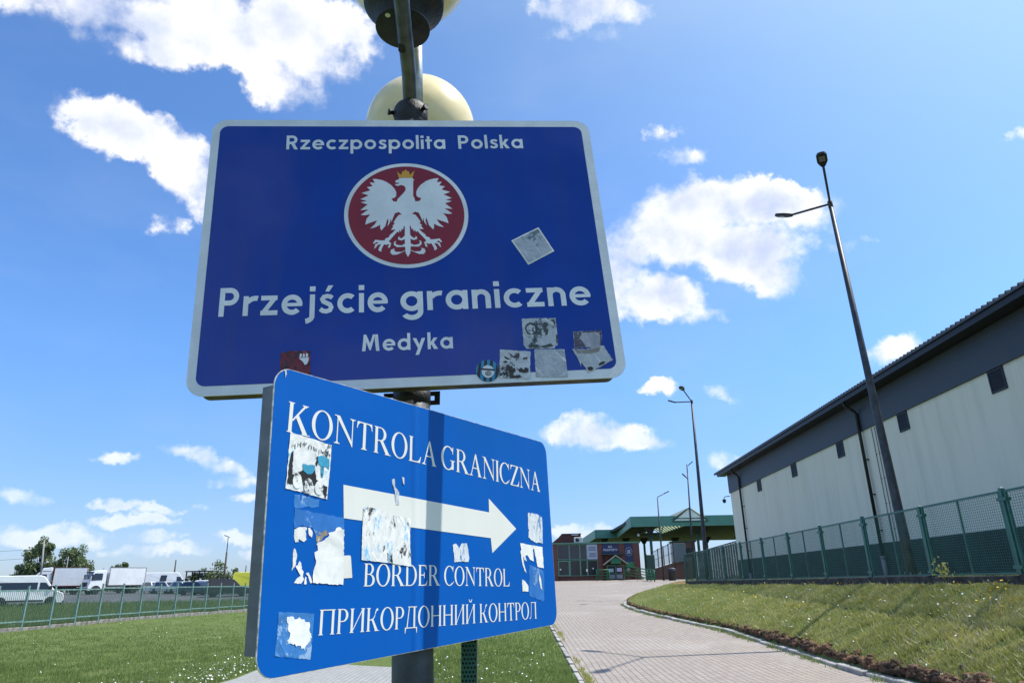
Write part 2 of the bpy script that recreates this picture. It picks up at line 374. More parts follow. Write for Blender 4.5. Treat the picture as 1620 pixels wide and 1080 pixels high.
def groundmat():
    M_ = bpy.data.materials.new('lawn_ground'); M_.use_nodes = True
    t = M_.node_tree; g = NG(t); b = t.nodes['Principled BSDF']; b.inputs['Roughness'].default_value = .9; b.inputs['Specular IOR Level'].default_value = .15
    O = g.new('ShaderNodeTexCoord').outputs['Object']
    a = g.noise(O, .22, 4, .6); c = g.noise(O, 3.0, 5, .7); d = g.noise(O, 18, 3, .7)
    col = g.mix(g.smooth(a, .35, .65), (.12, .17, .042), (.155, .20, .060))
    col = g.mix(g.smooth(c, .42, .72, 0, .6), col, (.17, .175, .07))
    col = g.mix(g.smooth(d, .45, .7, 0, .75), col, (.045, .075, .018))
    # bare and dry patches on the lower bank
    sep = g.new('ShaderNodeSeparateXYZ'); g.put(sep.inputs[0], O)
    bank = g.math('MULTIPLY', g.smooth(sep.outputs[0], 5.2, 6.2), g.smooth(sep.outputs[0], 7.9, 7.0))
    nr = g.smooth(sep.outputs[1], 22, 13)
    soil = g.math('MULTIPLY', g.math('MULTIPLY', bank, nr), g.smooth(g.noise(O, 1.3, 5, .7), .44, .64))
    col = g.mix(g.math('MULTIPLY', soil, .75), col, (.17, .125, .075))
    fo = g.math('SUBTRACT', sep.outputs[0], g.math('MULTIPLY_ADD', sep.outputs[1], .0268, 7.866))
    strip = g.math('MULTIPLY', g.smooth(fo, .0, .06), g.smooth(fo, .75, .30))
    col = g.mix(g.math('MULTIPLY', strip, g.smooth(g.noise(O, 2.0, 4, .6), .40, .52)), col, (.40, .19, .09))
    g.put(b.inputs['Base Color'], col)
    bn = g.new('ShaderNodeBump'); bn.inputs['Strength'].default_value = .8; bn.inputs['Distance'].default_value = .05
    g.put(bn.inputs['Height'], d); t.links.new(bn.outputs[0], b.inputs['Normal'])
    return M_
ground = npmesh('ground', V, F, groundmat(), smooth=True); tag(ground, 'grassy ground with a raised bank on the right', kind='structure')

def ribbon_sheet(name, ylist, xl, xr, n, zoff, material, zfun):
    Y = np.array(ylist); T = np.linspace(0, 1, n); XL = xl(Y); XR = xr(Y)
    X = XL[:, None]+(XR-XL)[:, None]*T[None, :]; YY = np.repeat(Y[:, None], n, 1)
    Z = zfun(X, YY)+zoff
    V = np.stack([X.ravel(), YY.ravel(), Z.ravel()], 1); m_ = len(Y)
    I = (np.arange(m_-1)[:, None]*n+np.arange(n-1)[None, :]).ravel()
    return npmesh(name, V, np.stack([I, I+1, I+n+1, I+n], 1), material, smooth=True)
pave = brickmat('clay_pavers', (.375, .318, .282), (.305, .252, .225), (.085, .088, .05), .20, .125, rot90=True, msize=.010)
path = ribbon_sheet('path', np.arange(4, 88.1, .5), lambda y: np.where(y < 26, 1.14+0*y, np.interp(y, [26, 40, 60, 88], [1.14, 1.3, -3, -14])), lambda y: kerb_x(y)-.0, 26, .012, pave, lambda X, Y: z_path(Y))
tag(path, 'reddish brick paved drive rising to the terminal', kind='structure')
slab = mat('grey_paving', (.30, .295, .28), .85, var=.18, vscale=2.0, bump=.3, bscale=60)
slabm = brickmat('grey_slabs', (.36, .355, .335), (.30, .295, .28), (.13, .13, .11), .20, .10, rot90=True, msize=.008)
pl = MB(); poly = [(-5.3, 12.9), (-5.2, 13.9), (-5.3, 15.2), (-4.9, 16.6), (-3.6, 17.6), (-2.0, 17.2), (-1.85, 14.5), (-1.95, 12.0), (-2.2, 8.0), (-6.0, 8.0)]
pv, pe, pf, *_ = delaunay_2d_cdt([Vector(p) for p in poly], [], [list(range(len(poly)))[::-1]], 1, 1e-5)
pl.add([(p.x, p.y, float(z_left(p.y))+.052) for p in pv], [tuple(f) for f in pf])
sl = pl.build('pavement', slabm); tag(sl, 'grey slab pavement patch in the lawn', kind='structure')
asph = mat('asphalt', (.085, .085, .09), .9, var=.25, vscale=.4, bump=.3, bscale=15)
lot = ribbon_sheet('parking_lot', np.arange(64, 135, 2.0), lambda y: -120+0*y, lambda y: -14+0*y, 20, .05, asph, lambda X, Y: z_ground(X, Y))
tag(lot, 'grey asphalt parking lot beyond the fence', kind='structure')

# kerbs
conc = mat('concrete', (.36, .34, .31), .85, var=.25, vscale=3, bump=.5, bscale=25)
concd = mat('weathered_concrete', (.23, .215, .20), .9, var=.35, vscale=5, bump=.6, bscale=30)
kb = MB(); y = 6.0
while y < 52:
    L_ = .98; xa, xb = float(kerb_x(y)), float(kerb_x(y+L_)); z0 = float(z_path(y)); z1 = float(z_path(y+L_))
    j = random.uniform(-.025, .025); jz = random.uniform(-.015, .02)
    s0 = (xb-xa)/L_; nrm_ = Vector((1, -s0, 0)).normalized()
    p0 = Vector((xa+j, y+.01, 0)); p1 = Vector((xb+j+random.uniform(-.02, .02), y+L_, 0))
    vs = []
    for (p, z) in ((p0, z0), (p1, z1)):
        q = p+nrm_*.15; h = .075+jz
        vs += [(p.x, p.y, z-.1), (p.x, p.y, z+h), (q.x, q.y, z+h+.01), (q.x, q.y, z-.1)]
    kb.add(vs, [(0, 1, 5, 4), (1, 2, 6, 5), (2, 3, 7, 6), (0, 3, 2, 1), (4, 5, 6, 7)])
    y += L_+.02
kerb = kb.build('kerb', conc, bevel=.012); tag(kerb, 'worn concrete kerb along the foot of the bank', kind='structure')
ke = MB(); y = 4.0
while y < 26:
    ke.box(1.03, 1.12, y, y+.985, float(z_path(y))-.08, float(z_path(y+.5))+.035+random.uniform(-.01, .01)); y += 1.0
ed = ke.build('edging', conc, bevel=.008); tag(ed, 'narrow concrete edging between lawn and drive', kind='structure')
# crumbling soil lip on top of the kerb
soilm = mat('soil', (.045, .030, .020), .95, col2=(.24, .125, .065), vscale=2.5, bump=1.0, bscale=40)
Vs = []; Fs = []
ico = bmesh.new(); bmesh.ops.create_icosphere(ico, subdivisions=2, radius=1); IV = np.array([v.co[:] for v in ico.verts]); IF = np.array([[v.index for v in f.verts] for f in ico.faces]); ico.free()
o = 0
for i in range(1500):
    y = 9+32*random.random()**1.5; xk = float(kerb_x(y)); x = xk+.17+abs(random.gauss(0, .05))
    r = random.uniform(.012, .05)*(1.25 if y < 20 else .7)
    d = IV*(1+.5*rng.normal(size=(len(IV), 1)).clip(-1, 1)); z = float(z_ground(x, y))
    Vs.append(d*np.array([r*1.2, r*1.5, r*.8])+np.array([x, y, z+r*.25])); Fs.append(IF+o); o += len(IV)
so = npmesh('soil', np.concatenate(Vs), np.concatenate(Fs), soilm, smooth=True); tag(so, 'crumbling brown soil lip above the kerb', 'soil', kind='stuff')

# ------------------------------------------------------------------ grass and flowers (stuff)
def scatter_lawn(n, ymax=52):
    u = rng.random(n*3); Y = 1/(1/12.2-(1/12.2-1/ymax)*u)          # denser near the camera
    t = -.80+rng.random(n*3)*1.0; X = t*Y
    k = (X < 1.0) & (X > -36) & ~((X > -5.4) & (X < -1.85) & (Y < 17.4)); return X[k][:n], Y[k][:n]
def scatter_bank(n):
    u = rng.random(n*3); Y = 1/(1/9.5-(1/9.5-1/43)*u); f = rng.random(n*3)
    xk = kerb_x(Y)+.18; xf = fence_x(Y)-.15; X = xk+(xf-xk)*f
    bare = (np.sin(X*3.1+1.7*np.sin(Y*1.3))*np.sin(Y*2.2+X*1.1)+.5*np.sin(X*7.3+Y*5.1)) > 1.02-.55*np.clip((17-Y)/6, 0, 1)*np.clip(1.15-f, 0, 1)
    keep = ~bare | (rng.random(n*3) < .22); X, Y = X[keep], Y[keep]
    return X[:n], Y[:n]
def blades(X, Y, h, w, lean=.5, bare=None):
    n = len(X); Z = z_ground(X, Y)
    # clumps: height follows a low frequency pattern
    cl = .7+.22*np.sin(X*2.3+np.cos(Y*1.9)*2)*np.sin(Y*2.7+X)+.22*np.sin(X*8.7+3*np.sin(Y*3.1))*np.sin(Y*6.3+2*np.sin(X*4.7))+.4*rng.random(n)
    hh = h*np.clip(cl, .3, 1.5)*(.7+.6*rng.random(n)); ww = w*(.6+.8*rng.random(n))
    a = rng.random(n)*2*np.pi; la = rng.random(n)*2*np.pi; ll = hh*lean*rng.random(n)
    B = np.stack([X, Y, Z-.01], 1); s = np.stack([np.cos(a)*ww, np.sin(a)*ww, 0*a], 1)
    T = B+np.stack([np.cos(la)*ll, np.sin(la)*ll, hh], 1)
    V = np.stack([B-s, B+s, T], 1).reshape(-1, 3); F = np.arange(3*n).reshape(-1, 3)
    return V, F
gm = leafmat('grass_blades', (.165, .23, .060), (.25, .305, .100), .5, .35)
gm2 = leafmat('bank_grass_blades', (.35, .36, .085), (.62, .56, .21), .7, .35)
X, Y = scatter_lawn(170000); V, F = blades(X, Y, .075, .008)
tag(npmesh('lawn_grass', V, F, gm), 'short mown grass blades of the lawn', 'grass', kind='stuff')
X, Y = scatter_bank(150000); V, F = blades(X, Y, .060, .008, .9)
tag(npmesh('bank_grass', V, F, gm2), 'rough grass blades covering the bank', 'grass', kind='stuff')
n = 9000; X, Y = scatter_bank(n); V, F = blades(X, Y, .10, .006, 1.6)
tag(npmesh('dry_stalks', V, F, mat('straw', (.55, .50, .34), .8, var=.25, vscale=3)), 'dry pale stalks lying in the bank grass', 'grass', kind='stuff')
yy = np.concatenate([y0+rng.normal(size=26)*.12 for y0 in 9+26*rng.random(70)**1.5]); xx = kerb_x(yy)-.03-np.abs(rng.normal(size=len(yy)))*.07
V, F = blades(xx, yy, .11, .010, 1.0); V[:, 2] += .075; tag(npmesh('gutter_weeds', V, F, gm), 'weeds growing in the gutter along the kerb', 'weeds', kind='stuff')
yy = np.concatenate([y0+rng.normal(size=30)*.15 for y0 in 10+14*rng.random(34)]); xx = 1.16+np.abs(rng.normal(size=len(yy)))*.06
V, F = blades(xx, yy, .08, .009, 1.0); V[:, 2] += .075; tag(npmesh('edge_weeds', V, F, gm2), 'weeds along the left edging of the drive', 'weeds', kind='stuff')
# rank grass beyond the left fence and between the fence and the warehouse
n = 60000; Y = 34+30*rng.random(n); X = (-.80+.5*rng.random(n))*Y
k = X < -21.9+.1588*(Y-33)-.3; V, F = blades(X[k], Y[k], .33, .022, .6)
tag(npmesh('tall_grass', V, F, leafmat('tall_grass_blades', (.10, .145, .035), (.17, .215, .070), .3)), 'tall unmown grass behind the left fence', 'grass', kind='stuff')
n = 40000; Y = 10+36*rng.random(n); X = fence_x(Y)+.55+4.6*rng.random(n); V, F = blades(X, Y, .10, .010, .6)
tag(npmesh('verge_grass', V, F, gm2), 'shaded grass between mesh fence and warehouse', 'grass', kind='stuff')
def flowers(name, X, Y, r, lift, material, label):
    n = len(X); Z = z_ground(X, Y)+lift*(.7+.5*rng.random(n)); k = 6
    ang = np.arange(k)/k*2*np.pi; rr = r*(.7+.6*rng.random(n))
    tx = rng.normal(size=n)*.45; ty = rng.normal(size=n)*.45-.35
    P = np.stack([X[:, None]+np.cos(ang)*rr[:, None], Y[:, None]+np.sin(ang)*rr[:, None], Z[:, None]+(np.cos(ang)*tx[:, None]-np.sin(ang)*ty[:, None])*0+(np.cos(ang)*tx[:, None]+np.sin(ang)*ty[:, None])*rr[:, None]], 2).reshape(-1, 3)
    tag(npmesh(name, P, np.arange(n*k).reshape(n, k), material), label, 'flowers', kind='stuff')
wf = mat('daisy_petals', (.82, .82, .78), .7); yf = mat('dandelion_heads', (.75, .50, .02), .7)
cx = []; cy = []
for i in range(46):
    u = random.random(); y0 = 12.8+10*u*u; x0 = random.uniform(-9, .4) if i % 3 else random.uniform(-7, -4.6)
    for _ in range(random.randint(4, 22)): cx.append(x0+random.gauss(0, .55)); cy.append(y0+random.gauss(0, .38))
for i in range(420):
    y0 = random.uniform(12.8, 17); cx.append(random.uniform(-1.9, .6) if i < 150 else -5.5-abs(random.gauss(0, .8))); cy.append(y0)
for i in range(160): y0 = random.uniform(15, 40); cx.append(-random.uniform(.2, .66)*y0); cy.append(y0)
cx = np.array(cx); cy = np.array(cy); k = (cx < .95) & ~((cx > -5.3) & (cx < -1.85) & (cy < 17.3))
flowers('daisies', cx[k], cy[k], .015, .075, wf, 'scattered white daisies in the lawn')
cx = []; cy = []
for i in range(46):
    y0 = 11+22*random.random()**1.6; f0 = random.uniform(.45, .97)
    for _ in range(random.randint(2, 8)):
        yy = y0+random.gauss(0, .35); xk = float(kerb_x(yy)); cx.append(xk+(float(fence_x(yy))-xk)*min(.97, max(.12, f0+random.gauss(0, .05)))); cy.append(yy)
flowers('dandelions', np.array(cx), np.array(cy), .019, .085, yf, 'yellow dandelions dotted over the bank')
X, Y = scatter_bank(420); flowers('clover', X, Y, .017, .07, wf, 'tiny white clover flowers on the bank')

# ------------------------------------------------------------------ lettering: glyphs drawn as outlines
def q4(x0, y0, x1, y1): return [(x0, y0), (x1, y0), (x1, y1), (x0, y1)]
def rib(pts, w):
    n = len(pts); ws = w if isinstance(w, list) else [w]*n; P = [Vector(p) for p in pts]; A = []; B = []
    for i in range(n):
        d0 = (P[i]-P[i-1]).normalized() if i else None; d1 = (P[i+1]-P[i]).normalized() if i < n-1 else None
        if d0 is None: d0 = d1
        if d1 is None: d1 = d0
        t = (d0+d1).normalized(); nn = Vector((-t.y, t.x)); k = ws[i]/2/max(.45, nn.dot(Vector((-d1.y, d1.x))))
        A.append(P[i]+nn*k); B.append(P[i]-nn*k)
    return [[tuple(B[i]), tuple(B[i+1]), tuple(A[i+1]), tuple(A[i])] for i in range(n-1)]
def arc(cx, cy, rx, ry, a0, a1, w, n=26, mod=None):
    """ring piece whose outer radius is rx, ry; mod: (thick at the sides, thin at top and bottom)"""
    out = []
    prev = None
    for i in range(n+1):
        a = R(a0+(a1-a0)*i/n); c, s = math.cos(a), math.sin(a)
        if mod: k = abs(c)**1.3; wx = mod[0]; wy = mod[1]; irx, iry = rx-wx, ry-wy
        else: irx, iry = rx-w, ry-w
        o_ = (cx+rx*c, cy+ry*s); i_ = (cx+irx*c, cy+iry*s)
        if prev: out.append([prev[1], prev[0], o_, i_] if a1 > a0 else [prev[0], prev[1], i_, o_])
        prev = (o_, i_)
    return out
W_ = .175
def sans():
    G = {}; w = W_; xh = .69; r = .36; cy = xh/2
    ring = lambda cx=.36: arc(cx, cy, r, cy+.012, 0, 360, w, 40)
    P = [q4(.02, 0, .02+w, 1)]+arc(.36, .69, .31, .31, -90, 90, w)+[q4(.1, 1-w, .36, 1), q4(.1, .38, .36, .38+w)]
    G['P'] = (P, .70); G['R'] = (P+[[(.28, .45), (.50, .0), (.72, .0), (.48, .46)]], .74)
    G['z'] = ([q4(.0, xh-.165, .56, xh), q4(.0, 0, .58, .165), [(.0, .10), (.2, .10), (.56, .59), (.36, .59)]], .58)
    G['e'] = (arc(.36, cy, r, cy+.012, 0, 318, w, 40)+[q4(.08, cy-.055, .71, cy+.065)], .72)
    G['c'] = (arc(.36, cy, r, cy+.012, 48, 312, w, 34), .63)
    G['o'] = (ring(), .72)
    G['a'] = (ring()+[q4(.55, 0, .55+w, xh)], .73)
    G['d'] = (ring()+[q4(.55, 0, .55+w, 1.02)], .73)
    G['p'] = (ring(.365)+[q4(0, -.32, w, xh)], .73)
    G['g'] = (ring()+[q4(.55, -.02, .55+w, xh)]+arc(.365, -.02, .36, .31, -150, 0, w), .73)
    G['j'] = ([q4(.12, -.08, .12+w, xh), q4(.11, .80, .13+w, .98)]+arc(-.06, -.08, .355, .26, -80, 0, w), .30)
    G['i'] = ([q4(0, 0, w, xh), q4(-.01, .80, w+.01, .98)], w)
    G['l'] = ([q4(0, 0, w, 1.02)], w)
    G['t'] = ([q4(.08, 0, .08+w, .93), q4(-.02, xh-.15, .40, xh)], .38)
    sp = [(.47, .545), (.40, .60), (.29, .617), (.175, .59), (.122, .51), (.165, .425), (.275, .37), (.39, .315), (.44, .215), (.395, .115), (.275, .075), (.15, .095), (.055, .165)]
    S = rib(sp, .155)
    G['s'] = (S, .52); G['ś'] = (S+[[(.22, .78), (.36, .78), (.50, 1.0), (.32, 1.0)]], .52)
    G['r'] = ([q4(0, 0, w, xh)]+arc(.42, .31, .42, .385, 78, 150, w), .47)
    G['n'] = ([q4(0, 0, w, xh), q4(.44, 0, .44+w, .42)]+arc(.3075, .40, .3075, .30, 0, 180, w), .615)
    G['k'] = ([q4(0, 0, w, 1.02), [(.1, .30), (.24, .24), (.58, xh), (.36, xh)], [(.17, .37), (.36, 0), (.60, 0), (.31, .47)]], .60)
    G['y'] = ([[(.0, xh), (.34, -.02), (.46, .10), (.21, xh)], [(.14, -.32), (.34, -.32), (.72, xh), (.52, xh)]], .72)
    G['M'] = ([[(.05, 0), (.24, 0), (.31, .7), (.26, 1), (.14, 1)], [(.14, 1), (.28, 1), (.54, .36), (.54, .06), (.46, .06)], [(.46, .06), (.54, .06), (.80, 1), (.66, 1), (.48, .4)][::1], [(.84, 0), (1.03, 0), (.94, 1), (.80, 1), (.76, .7)]], 1.08)
    G['A'] = ([[(0, 0), (.2, 0), (.48, .85), (.48, 1), (.38, 1)], [(.48, 1), (.40, .85), (.68, 0), (.88, 0), (.52, 1)], q4(.2, .2, .68, .36)], .88)
    G['L'] = ([q4(0, 0, w, 1), q4(0, 0, .52, .17)], .52)
    G['T'] = ([q4(.27, 0, .27+w, 1), q4(0, .83, .71, 1)], .71)
    G['O'] = (arc(.5, .5, .5, .515, 0, 360, w, 40), 1.0)
    sp2 = [(x*1.1, y*1.44) for x, y in sp]; G['S'] = (rib(sp2, .17), .57)
    return G
def serif():
    G = {}; T = .145; t = .042; h = .030
    def sf(cx, y, half=.125, stem=T):          # bracketed foot or head serif
        d = 1 if y < .5 else -1; y1 = y+d*h; y2 = y+d*.085
        a = q4(cx-half, min(y, y1), cx+half, max(y, y1))
        b = [(cx-half*.62, y1), (cx+half*.62, y1), (cx+stem/2, y2), (cx-stem/2, y2)]
        return [a, b if d > 0 else b[::-1]]
    def st(cx, w=T): return [q4(cx-w/2, 0, cx+w/2, 1)]
    full = lambda cx: st(cx)+sf(cx, 0)+sf(cx, 1)
    thin = lambda cx: st(cx, .05)
    G['I'] = (full(.14), .28)
    K = full(.16)+[[(.20, .40), (.26, .385), (.80, .97), (.71, .985)]]+sf(.755, 1, .13, .05)+[[(.36, .555), (.72, .0), (.93, .0), (.48, .635)]]+[q4(.66, 0, 1.02, h)]
    G['K'] = (K, 1.0); G['К'] = (full(.16)+[q4(.2, .465, .40, .51)]+arc(.34, .80, .30, .33, -88, -20, .05)+rib([(.60, .72), (.66, .86), (.74, .93)], [.05, .06, .10])+arc(.75, .925, .055, .055, 0, 360, .054)+[[(.36, .50), (.64, .0), (.84, .0), (.48, .53)], q4(.60, 0, .92, h)], .92)
    G['O'] = (arc(.48, .5, .48, .515, 0, 360, 0, 48, (.155, .042)), .96)
    G['N'] = (thin(.16)+sf(.16, 0, .14, .05)+thin(.90)+sf(.90, 1, .14, .05)+[[(.06, 1), (.92, -.02), (.925, .13), (.25, 1)], q4(.0, 1-h, .22, 1)], 1.04)
    tt = lambda x0, x1: [q4(x0, .955, x1, 1), [(x0, 1), (x0-.025, .74), (x0+.005, .74), (x0+.05, .88), (x0+.16, .957)], [(x1, 1), (x1-.16, .957), (x1-.05, .88), (x1-.005, .74), (x1+.025, .74)]]
    G['T'] = (st(.42)+sf(.42, 0, .15)+tt(.03, .81), .84)
    Pb = full(.16)+arc(.38, .735, .33, .265, -90, 90, 0, 26, (.15, .042))+[q4(.2, .958, .39, 1), q4(.2, .47, .39, .512)]
    G['P'] = (Pb, .73); G['R'] = (Pb+[[(.36, .49), (.72, 0), (.93, 0), (.53, .50)], q4(.66, 0, .99, h)], .95)
    G['L'] = (full(.16)+[q4(.16, 0, .74, .045), [(.50, .04), (.74, 0), (.80, .26), (.77, .26), (.70, .13), (.60, .06)]], .80)
    G['A'] = ([[(.11, .02), (.165, .02), (.49, .90), (.50, 1), (.455, 1)], [(.43, .93), (.72, .02), (.90, .02), (.53, 1), (.47, 1)], q4(.24, .335, .72, .38)]+sf(.135, 0, .13, .05)+sf(.81, 0, .155, .17), .98)
    C = arc(.49, .5, .49, .515, 42, 312, 0, 40, (.155, .045))+[[(.80, .70), (.835, .70), (.85, 1.01), (.82, 1.01), (.77, .90)]]
    G['C'] = (C+rib([(.80, .115), (.86, .19), (.885, .23)], [.045, .035, .03]), .90)
    G['G'] = (C+[q4(.74, .04, .885, .40), q4(.64, .40, .98, .43)]+rib([(.74, .07), (.80, .10), (.86, .14)], .07), .98)
    G['Z'] = ([q4(.04, .955, .78, 1), q4(.0, 0, .78, .045), [(.0, .03), (.17, .03), (.78, .97), (.60, .97)], [(.05, 1), (.03, .76), (.06, .76), (.10, .88), (.22, .958)], [(.58, .042), (.78, 0), (.83, .27), (.80, .27), (.73, .12)]], .82)
    B = full(.16)+arc(.36, .755, .30, .245, -90, 90, 0, 24, (.145, .042))+arc(.38, .27, .36, .27, -90, 90, 0, 24, (.155, .042))+[q4(.2, .958, .37, 1), q4(.2, .505, .40, .545), q4(.2, 0, .39, .042)]
    G['B'] = (B, .76)
    G['D'] = (full(.16)+arc(.40, .5, .50, .5, -90, 90, 0, 30, (.155, .042))+[q4(.2, .958, .41, 1), q4(.2, 0, .41, .042)], .92)
    E = full(.16)+[q4(.16, .955, .68, 1), q4(.16, 0, .70, .045), q4(.2, .49, .52, .535), [(.68, 1), (.50, .957), (.60, .89), (.655, .76), (.685, .76)], [(.50, .043), (.70, 0), (.76, .25), (.73, .25), (.66, .12)], [(.50, .36), (.53, .36), (.53, .66), (.50, .66), (.46, .52)]]
    G['E'] = (E, .76)
    G['П'] = (full(.16)+full(.84)+[q4(.1, .957, .9, 1)], 1.0)
    G['Р'] = (Pb, .73)
    G['И'] = (full(.16)+full(.86)+[[(.20, .10), (.20, .02), (.82, .90), (.82, .98)]], 1.02)
    G['Й'] = (G['И'][0]+arc(.51, 1.26, .16, .17, 180, 360, 0, 20, (.06, .07)), 1.02)
    G['О'] = G['O']; G['Т'] = G['T']
    G['Н'] = (full(.16)+full(.84)+[q4(.2, .49, .8, .535)], 1.0)
    G['Д'] = ([q4(.02, .0, .94, .045), q4(.0, -.22, .035, .04), q4(.92, -.22, .955, .04), [(-.0, -.22), (.035, -.22), (.10, .03), (.0, .03)], [(.92, -.22), (.955, -.22), (.955, .03), (.86, .03)], q4(.66, 0, .80, 1), q4(.24, .957, .92, 1), [(.12, .03), (.20, .03), (.35, .97), (.29, .97)]], .96)
    G['Л'] = (full(.80)+[q4(.22, .957, .80, 1)]+rib([(.02, .06), (.09, .03), (.17, .12), (.245, .5), (.28, .97)], [.08, .06, .05, .05, .05]), .96)
    return G
SANS, SERIF = sans(), serif()
GC = {}
def tri_union(polys):
    vs = []; fs = []
    for p in polys:
        a = sum(p[i-1][0]*p[i][1]-p[i][0]*p[i-1][1] for i in range(len(p)))
        if a < 0: p = p[::-1]
        fs.append(list(range(len(vs), len(vs)+len(p)))); vs += [Vector(x) for x in p]
    ov, oe, of, _, _, src = delaunay_2d_cdt(vs, [], fs, 0, 1e-5)
    return [(v.x, v.y) for v in ov], [tuple(f) for f, s in zip(of, src) if len(s)]
def glyph(font, ch):
    k = (id(font), ch)
    if k not in GC: GC[k] = tri_union(font[ch][0])
    return GC[k]
def text_mesh(mb, font, text, fn, gap=.13, space=.42, p0=None, p1=None, cap=None, off=0.0):
    """one line from local point p0 (baseline start) to p1 (baseline end); cap = capital height"""
    x = 0; lay = []
    for ch in text:
        if ch == ' ': x += space; continue
        lay.append((ch, x)); x += font[ch][1]+gap
    tot = x-gap; p0 = Vector(p0); p1 = Vector(p1); d = (p1-p0)/tot; up = Vector((-d.y, d.x)).normalized()*cap
    for ch, x0 in lay:
        v, f = glyph(font, ch)
        mb.add([fn(*(p0+d*(x0+a)+up*b), off) for a, b in v], f)
def poly_tri(mb, poly, fn, off):
    v, f = tri_union([poly]); mb.add([fn(a, b, off) for a, b in v], f)
def ragged(poly, amp, step, seed=0):
    r = random.Random(seed); out_ = []
    for i in range(len(poly)):
        a = Vector(poly[i]); b = Vector(poly[(i+1) % len(poly)]); L_ = (b-a).length; n = max(1, int(L_/step)); nn = Vector((-(b-a).y, (b-a).x)).normalized()
        for k in range(n):
            p = a.lerp(b, k/n); out_.append(tuple(p+nn*(r.uniform(-amp, amp) if k else 0)))
    return out_
def rrect(x0, y0, x1, y1, r, n=8):
    P = []
    for cx, cy, a in ((x1-r, y0+r, -90), (x1-r, y1-r, 0), (x0+r, y1-r, 90), (x0+r, y0+r, 180)):
        for k in range(n+1): t = R(a+90*k/n); P.append((cx+r*math.cos(t), cy+r*math.sin(t)))
    return P

# ------------------------------------------------------------------ lamp post carrying both signs
galv = mat('galvanised_steel', (.075, .082, .092), .5, .35, var=.35, vscale=9, bump=.15, bscale=60, col2=None)
blackm = mat('black_iron', (.018, .018, .02), .5, .2, var=.4, vscale=20, bump=.3, bscale=80)
cream = mat('cream_globe', (.92, .76, .44), .25, var=.07, vscale=5, spec=.5)
PZ0 = 1.38
def ax(z): return Vector((-.2909-.0428*(z-PZ0), 2.0819+.0524*(z-PZ0), z))
PD = (ax(2)-ax(1)).normalized()
lp = thing('lamp_post', 'steel lamp post with two cream globe lamps, carrying the two blue signs', 'lamp post', ax(0.0))
off = Vector(lp.location)
def rel(p): return Vector(p)-off
b = MB(); b.tube([rel(ax(-.3)), rel(ax(1.2)), rel(ax(3.24))], .058, 28); b.build('pole', galv, lp)
b = MB(); b.lathe([(.058, 0), (.060, .001), (.060, .045), (.058, .046)], rel(ax(2.142)), PD, 28, False)
for s in (-1, 1):
    c = rel(ax(2.166)); o = Vector((.992, .113, .06))*s
    pts = [(.050, -.022), (.090, -.022), (.090, .022), (.050, .022)]; hole = [(.060, -.008), (.072, -.008), (.072, .008), (.060, .008)]
    P8 = [c+o*a+Vector((0, 0, 1))*h+Vector((.1, -1, 0)).normalized()*(-.004) for a, h in pts+hole]; Q8 = [p+Vector((-.1, 1, 0)).normalized()*.006 for p in P8]
    fr = [(i, (i+1) % 4, 4+(i+1) % 4, 4+i) for i in range(4)]
    b.add(P8+Q8, fr+[tuple(8+k for k in f[::-1]) for f in fr]+[(i, i+8, (i+1) % 4+8, (i+1) % 4) for i in range(4)]+[(4+i, 4+(i+1) % 4, 12+(i+1) % 4, 12+i) for i in range(4)])
b.build('clamp', blackm, lp)
b = MB(); b.lathe([(.059, 0), (.059, .03), (.047, .06), (.047, .085), (.064, .105), (.066, .15), (.060, .165), (.02, .17)], rel(ax(3.17)), PD, 26)
for k in range(3):
    a = R(200+120*k); d = Vector((math.cos(a), math.sin(a), 0)); c = rel(ax(3.30))
    b.lathe([(.008, .05), (.008, .078), (.012, .079), (.012, .088)], c, d, 8)
    b.lathe([(.016, .055), (.016, .066)], c, d, 6)
b.build('collar', blackm, lp)
b = MB(); SX = Vector((.026, 0, 0)); b.tube([rel(ax(3.33))+SX, rel(ax(3.60))+SX, rel(ax(3.86))+SX], .021, 14); b.lathe([(.026, 0), (.026, .03), (.012, .04)], rel(ax(3.86))+SX, PD, 12); b.build('spigot', mat('bright_galvanised', (.55, .56, .57), .45, .5, var=.2, vscale=20), lp)
HD = Vector((.05, -1, 0)).normalized()
c = ax(3.34)
def armpts(s, l, rise):
    return [c+Vector((0, 0, -.01)), c+HD*s*.035+Vector((0, 0, .02)), c+HD*s*.10+Vector((0, 0, rise*.30+.01)), c+HD*s*(l*.55)+Vector((0, 0, rise*.60)), c+HD*s*l+Vector((0, 0, rise))]
steel2 = mat('arm_steel', (.12, .125, .135), .42, .7, var=.3, vscale=14)
b = MB(); b.tube([rel(p) for p in armpts(1, .66, .225)], .0275, 16); b.build('arm', steel2, lp)
b = MB(); b.tube([rel(p) for p in armpts(-1, .50, -.18)], .0275, 16); b.build('arm', steel2, lp)
